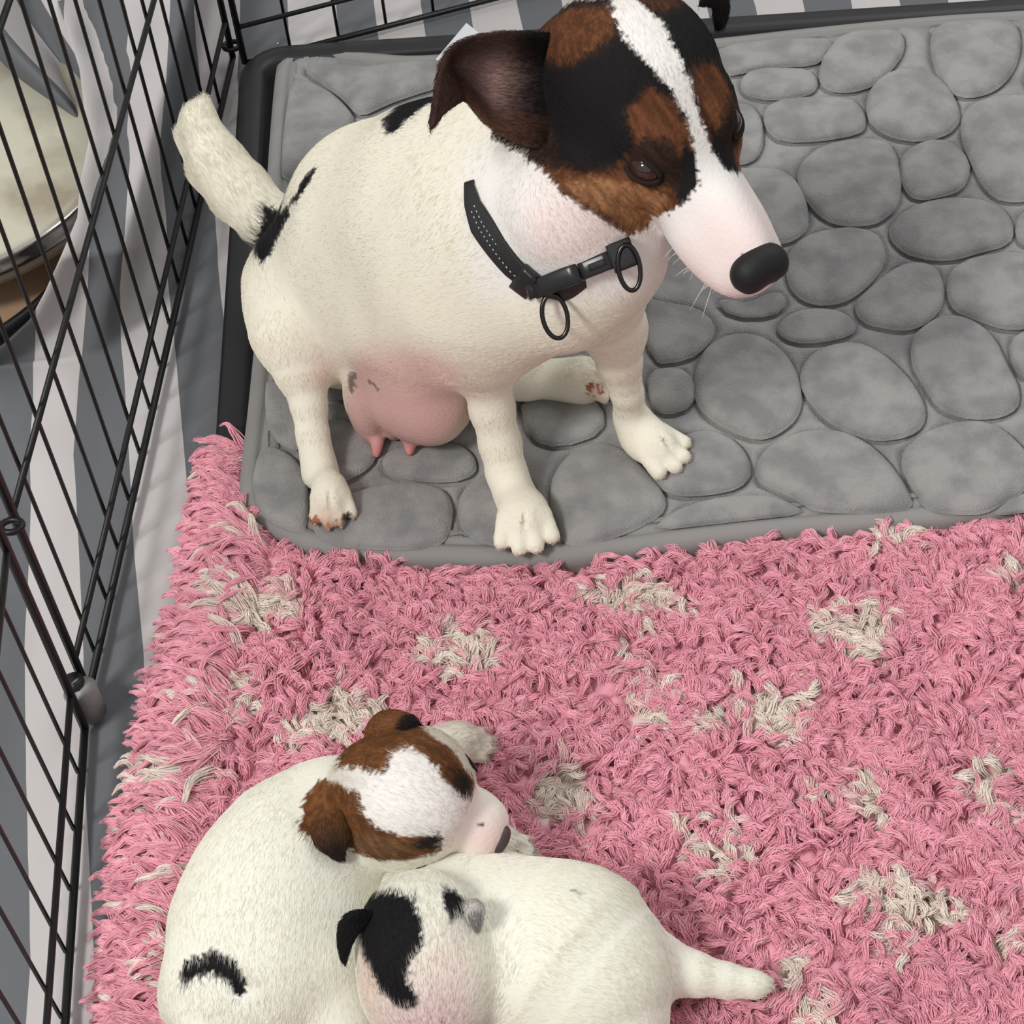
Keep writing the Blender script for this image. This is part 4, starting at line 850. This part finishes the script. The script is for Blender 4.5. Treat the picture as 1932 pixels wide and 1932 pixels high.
# ================================================================== PUPPIES
def puppy_head(b, Hf, cx=-.008, cl=.034):
    bw = Hf.B @ np.array([-1, 0, 0.])
    def hh(a, ra, b_=None, rb=None, k=.006, op='+'): b.cap(Hf(*a), Hf(*(b_ or a)), ra * Hf.s, (ra if rb is None else rb) * Hf.s, k, op, bw)
    def he(c, r, k=.008, op='+'): b.ell(Hf(*c), np.array(r) * Hf.s, Hf.B, k, op, bw)
    he((cx, 0, .001), (cl, .0325, .0280), .012)
    for s in (-1, 1):
        he((-.002, s * .016, -.012), (.020, .0145, .015), .008); he((.025, s * .0075, -.0125), (.0145, .0098, .0100), .005); hh((.012, s * .0135, .004), .0055, (.002, s * .018, .006), .006, .007)
    hh((.008, 0, -.008), .0165, (.029, 0, -.0095), .0130, .006); hh((-.01, 0, -.018), .012, (.026, 0, -.0195), .0062, .005)
def eyelids(Hf, root, Kf, sides, bv):
    for s in sides:
        o_ = Hf(.0165, s * .05, .012); tg_ = Hf(.0150, s * .010, .000); c = np.array(bv.ray_cast(Vector(o_), Vector(tg_ - o_).normalized())[0]); n_ = Hf.B @ np.array([.5, s * .85, .15]); t_ = Hf.B @ np.array([.85, -s * .5, -.10]); u_ = np.cross(n_, t_)
        Kf(tube('closed_eyelid', [c + t_ * x - u_ * s * (-.0012 * (1 - (x / .0055) ** 2)) + n_ * .0007 for x in np.linspace(-.0055, .0055, 9)], [.0003, .0007, .0009, .001, .001, .001, .0009, .0007, .0003], 6, parent=root, mat=M['lid']))
def puppy_nose(Hf, root, Kf, m, dots=()):
    nb = Body(); e_ = lambda c, r, k=.002, op='+': nb.ell(Hf(*c), np.array(r) * Hf.s, Hf.B, k, op)
    e_((.0405, 0, -.0075), (.0036, .0058, .0042)); e_((.040, .003, -.0082), (.0034, .0034, .0038)); e_((.040, -.003, -.0082), (.0034, .0034, .0038))
    for s in (1, -1): nb.cap(Hf(.0448, s * .0026, -.0084), Hf(.041, s * .005, -.009), .0009, .0013, .0008, '-')
    v, q = nb.mesh('nose', .0004, 1); Kf(link('nose', fastmesh('nose', v, q), root, m, True))
RZ = .016                                              # top of the pressed pile the puppies lie on
M['pnose'] = mat('pink_puppy_nose', srgb(196, 140, 140), .5, bump=(1500, .3, .0004)); M['pnosed'] = mat('dark_puppy_nose', srgb(70, 52, 54), .45)
# ---------------------------------------------------------------- puppy with the brown head
H1 = Frame([[0.87, -0.494, -0.003], [-0.447, -0.785, -0.428], [-0.209, -0.373, 0.904]], (-0.062, 0.507, 0.089), 1.10)
pa = Body(); pup1 = empty('puppy', tuple(P(520, 1740)[:2]) + (0,)); tag(pup1, 'white puppy with brown and white head, curled up with its chin on the other puppy', 'puppy', 'puppies on the pink blanket')
K1 = lambda o: kid(o, pup1)
puppy_head(pa, H1, -.004, .030)
pa.chain([(H1(-.022, .004, -.010), .022), J(632, 1548, .055, .027), J(572, 1605, .053, .036), J(525, 1680, .054, .040), J(497, 1765, .054, .042), J(492, 1840, .050, .040)], .018)
pa.chain([J(580, 1640, .046, .034), J(600, 1720, .046, .032), J(610, 1800, .046, .031)], .016)
pa.chain([J(610, 1840, .045, .026), J(645, 1930, .036, .020), J(640, 2010, .026, .013)], .012)                       # thigh
pa.chain([J(420, 1880, .050, .030), J(450, 2010, .030, .018), J(500, 2060, .024, .012)], .012)
pa.chain([J(415, 1835, .070, .014), J(402, 1870, .068, .0125), J(392, 1940, .058, .0105), J(385, 2010, .045, .007), J(382, 2050, .036, .003)], .007)   # tail
pa.cap(P(452, 1872, .086), P(438, 2010, .072), .005, .006, .005, '-'); pa.cap(P(560, 1850, .090), P(570, 2000, .075), .003, .005, .006, '-')
pa.chain([J(700, 1470, .045, .018), J(770, 1440, .034, .0125), J(830, 1415, .028, .0105), J(858, 1406, .026, .0100)], .008)
pa.chain([J(700, 1590, .04, .018), J(850, 1600, .026, .0115), J(930, 1598, .024, .0100)], .008)
def ppaw(b, K_, root, c, d, w, L, **kw):
    before = set(COL.objects); paw(b, c, d, w, L, parent=root, **kw)
    for o in set(COL.objects) - before: K_(o)
ppaw(pa, K1, pup1, P(884, 1404, .026), dn((840, 1412), (930, 1404)), .0215, .028, h=.0075, k=.0015, claws=.0016)
ppaw(pa, K1, pup1, P(962, 1603, .024), dn((900, 1596), (1000, 1606)), .0200, .026, h=.0075, k=.0015, claws=.0016)
V, Q = pa.mesh('puppy', .0017, 2); bp1 = bvh(V, Q)
PW = srgb(238, 236, 222); GREYP = srgb(190, 182, 176); PB_ = srgb(116, 74, 42)
PC = [(srgb(214, 206, 192), [(820, 1360), (940, 1360), (940, 1460), (830, 1450)]),
 (srgb(116, 74, 42), [(640, 1462), (640, 1400), (670, 1330), (760, 1330), (800, 1370), (860, 1420), (900, 1480), (890, 1520), (860, 1505), (820, 1450), (780, 1415), (752, 1420), (730, 1465), (700, 1470), (650, 1450)]),
 (srgb(84, 52, 32), [(830, 1432), (893, 1470), (890, 1502), (858, 1495)]), (SPOT, [(858, 1455), (893, 1480), (886, 1510), (862, 1496)]),
 (srgb(116, 74, 42), [(560, 1570), (570, 1500), (610, 1462), (640, 1478), (680, 1490), (695, 1540), (715, 1560), (760, 1575), (840, 1570), (836, 1610), (740, 1630), (690, 1620), (640, 1600)]),
 (srgb(128, 92, 62), [(660, 1575), (760, 1582), (800, 1596), (740, 1622), (690, 1612)]), (SPOT, [(790, 1582), (838, 1568), (838, 1598), (800, 1604), (770, 1606)]),
 (WHITE, [(715, 1560), (690, 1510), (680, 1480), (640, 1466), (652, 1448), (700, 1462), (728, 1464), (752, 1418), (780, 1412), (822, 1452), (860, 1508), (880, 1520), (838, 1566), (760, 1574)]),
 (srgb(232, 214, 210), [(845, 1545), (880, 1520), (905, 1500), (960, 1550), (955, 1600), (900, 1625), (845, 1600)]), (PINK, [(895, 1570), (945, 1560), (950, 1590), (900, 1600)]),
 (SPOT, [(903, 1548), (917, 1548), (917, 1562), (903, 1562)]), (srgb(90, 76, 74), [(892, 1590), (900, 1590), (900, 1598), (892, 1598)]), (srgb(110, 96, 94), [(878, 1528), (888, 1528), (888, 1538), (878, 1538)]),
 (BLACK, [(338, 1842), (350, 1808), (398, 1790), (445, 1806), (468, 1846), (464, 1886), (442, 1880), (428, 1852), (400, 1840), (370, 1846), (350, 1858)])]
def mir(Hf, lim):
    def f(p):
        q = Hf.inv(p)
        if q[0] < -.045 or q[2] < -.03 or q[2] > .04 or not (q[1] * lim > .004) or abs(q[1]) > .04: return None
        return Hf.mirror(p)
    return f
c1 = paint(V, bp1, PW, PC, (280, 1300, 1040, 1990), 6, [(P(500, 1700, .02), PW), (P(420, 1800, .02), PW)], None, jitter=.0006, Q=Q)
K1(skin_obj('body', V, Q, c1, pup1))
K1(coat('fur_coat', pa, V, Q, c1, 80000, .0056, pup1, (-.3, -.8, 0), lift=.22, rad=.00008, bare=lambda p: np.linalg.norm(p - H1(.041, 0, -.008), axis=1) < .0085, lenf=lambda p: np.where(np.linalg.norm(p - H1(.03, 0, -.01), axis=1) < .018, .4, 1.)))
eyelids(H1, pup1, K1, (1, -1), bp1); puppy_nose(H1, pup1, K1, M['pnosed'])
def pear(root, Kf, pts, colf, d, th=.0026, hair=(1500, .003)):
    rows = [[D(a, b, d + e) for a, b, e in r] for r in pts]; return leaf('ear', rows, th, root, colf, Kf, hair, 22, 16)
eb = dist(H1(-.022, .030, .008)) - .004; et = dist(H1(-.022, -.030, .008)) - .003
pear(pup1, K1, [[(586, 1560, .006), (606, 1536, -.002), (634, 1530, -.003), (668, 1550, .003)], [(588, 1580, -.001), (606, 1564, -.006), (634, 1560, -.006), (664, 1572, -.002)], [(598, 1598, -.002), (614, 1590, -.007), (636, 1586, -.006), (656, 1592, -.003)], [(622, 1614, -.001), (632, 1612, -.003), (642, 1610, -.003), (652, 1608, -.002)], [(644, 1624, 0), (646, 1624, 0), (648, 1624, 0), (650, 1622, 0)]],
     lambda f, u, v: np.array(srgb(104, 68, 36)) * (1 - min(1, u * 1.6)) + np.array(srgb(44, 32, 30)) * min(1, u * 1.6), eb)['label'] = 'brown folded ear with dark tip'
pear(pup1, K1, [[(690, 1400, .010), (694, 1372, .004), (716, 1348, .004), (748, 1346, .010)], [(716, 1396, -.002), (722, 1368, -.006), (740, 1346, -.004), (768, 1350, .004)], [(748, 1392, -.002), (756, 1374, -.006), (768, 1356, -.004), (784, 1356, .002)], [(774, 1386, .002), (780, 1378, -.001), (786, 1370, .0), (792, 1366, .002)], [(788, 1378, .004), (790, 1377, .004), (792, 1376, .004), (794, 1374, .004)]],
     lambda f, u, v: np.array(srgb(112, 72, 42)) if (u < .42 or v < .30) and u < .8 else np.array(srgb(34, 24, 24)), et)['label'] = 'brown folded ear with black lining'
# ---------------------------------------------------------------- puppy with black patches
H2 = Frame([[0.031, -0.985, 0.172], [-0.849, -0.117, -0.516], [-0.528, 0.13, 0.839]], (-0.062, 0.414, 0.073), 1.02)
pb = Body(); pup2 = empty('puppy', tuple(P(1050, 1820)[:2]) + (0,)); tag(pup2, 'white puppy with black patches over one eye and ears, body stretched toward the right', 'puppy', 'puppies on the pink blanket')
K2 = lambda o: kid(o, pup2)
puppy_head(pb, H2, -.013, .039)
pb.chain([(H2(-.028, 0, -.010), .022), J(855, 1722, .050, .026), J(930, 1770, .046, .035), J(1000, 1800, .045, .040), J(1080, 1818, .046, .0425), J(1120, 1850, .044, .036)], .018)
pb.chain([J(760, 1700, .048, .020), J(840, 1700, .048, .022)], .014)
pb.chain([J(1110, 1880, .040, .032), J(1160, 1960, .034, .020), J(1120, 2010, .026, .012)], .014); pb.chain([J(940, 1860, .040, .030), J(900, 1960, .030, .012), J(860, 2010, .026, .009)], .012)
pb.chain([J(940, 1690, .042, .020), J(970, 1665, .03, .012)], .012)
pb.chain([J(1195, 1815, .046, .017), J(1250, 1822, .040, .0115), J(1310, 1838, .036, .0088), J(1370, 1850, .031, .0066), J(1420, 1857, .028, .0048), J(1438, 1857, .0275, .0034)], .009)
V, Q = pb.mesh('puppy', .0017, 2); bp2 = bvh(V, Q)
PC = [(srgb(232, 214, 206), [(800, 1810), (850, 1780), (885, 1800), (890, 1880), (880, 1940), (760, 1940), (790, 1880)]),
 (srgb(228, 204, 202), [(735, 1900), (880, 1890), (890, 2000), (720, 2000)]), (srgb(222, 190, 176), [(675, 1830), (690, 1810), (720, 1930), (700, 1920)]),
 (BLACK, [(672, 1745), (700, 1692), (740, 1680), (780, 1695), (800, 1740), (802, 1790), (775, 1820), (770, 1850), (795, 1885), (785, 1908), (745, 1905), (715, 1870), (690, 1820), (676, 1790)]),
 (BLACK, [(832, 1690), (850, 1676), (872, 1690), (890, 1715), (890, 1745), (862, 1765), (845, 1740)]), (srgb(150, 144, 140), [(848, 1740), (888, 1716), (884, 1750), (862, 1768)]),
 (srgb(120, 118, 112), [(1072, 1680), (1090, 1674), (1096, 1684), (1080, 1692)]), (SPOT, [(833, 1921), (841, 1921), (841, 1931), (833, 1931)]), (srgb(150, 120, 118), [(860, 1878), (888, 1860), (890, 1868), (864, 1884)])]
c2 = paint(V, bp2, PW, PC, (640, 1590, 1460, 1990), 6, [(P(1000, 1800, .02), PW), (P(1150, 1850, .02), PW)], None, jitter=.0006, Q=Q)
K2(skin_obj('body', V, Q, c2, pup2))
K2(coat('fur_coat', pb, V, Q, c2, 80000, .0056, pup2, (.9, -.2, 0), lift=.22, rad=.00008, bare=lambda p: np.linalg.norm(p - H2(.041, 0, -.008), axis=1) < .0085, lenf=lambda p: np.where(np.linalg.norm(p - H2(.03, 0, -.01), axis=1) < .018, .4, 1.)))
eyelids(H2, pup2, K2, (1, -1), bp2); puppy_nose(H2, pup2, K2, M['pnose'])
e1_ = dist(H2(-.022, .030, .008)) - .003; e2_ = dist(hit(bp2, 885, 1715)) - .001
pear(pup2, K2, [[(668, 1752, .006), (668, 1734, .002), (690, 1722, .000), (716, 1726, .004)], [(654, 1764, .000), (652, 1738, -.004), (668, 1724, -.006), (698, 1738, .000)], [(648, 1782, .000), (642, 1752, -.003), (652, 1738, -.005), (680, 1758, -.001)], [(646, 1802, .001), (642, 1784, -.001), (650, 1776, -.002), (664, 1786, .0)], [(650, 1819, .002), (650, 1818, .002), (652, 1818, .002), (654, 1816, .002)]],
     lambda f, u, v: np.array(srgb(22, 20, 20)), e1_)['label'] = 'black folded ear'
pear(pup2, K2, [[(876, 1708, .006), (886, 1700, .004), (897, 1700, .004), (906, 1708, .008)], [(879, 1721, -.003), (889, 1711, -.006), (902, 1710, -.004), (912, 1716, .002)], [(884, 1738, -.002), (893, 1729, -.006), (903, 1727, -.005), (910, 1730, .0)], [(891, 1750, -.001), (897, 1746, -.003), (903, 1745, -.003), (906, 1743, -.001)], [(897, 1756, 0), (899, 1756, 0), (900, 1755, 0), (902, 1754, 0)]],
     lambda f, u, v: np.array(srgb(214, 208, 202)) if (u < .35 or v > .7 or v < .2) else np.array(srgb(150, 145, 142)), e2_)['label'] = 'white ear flecked with grey'
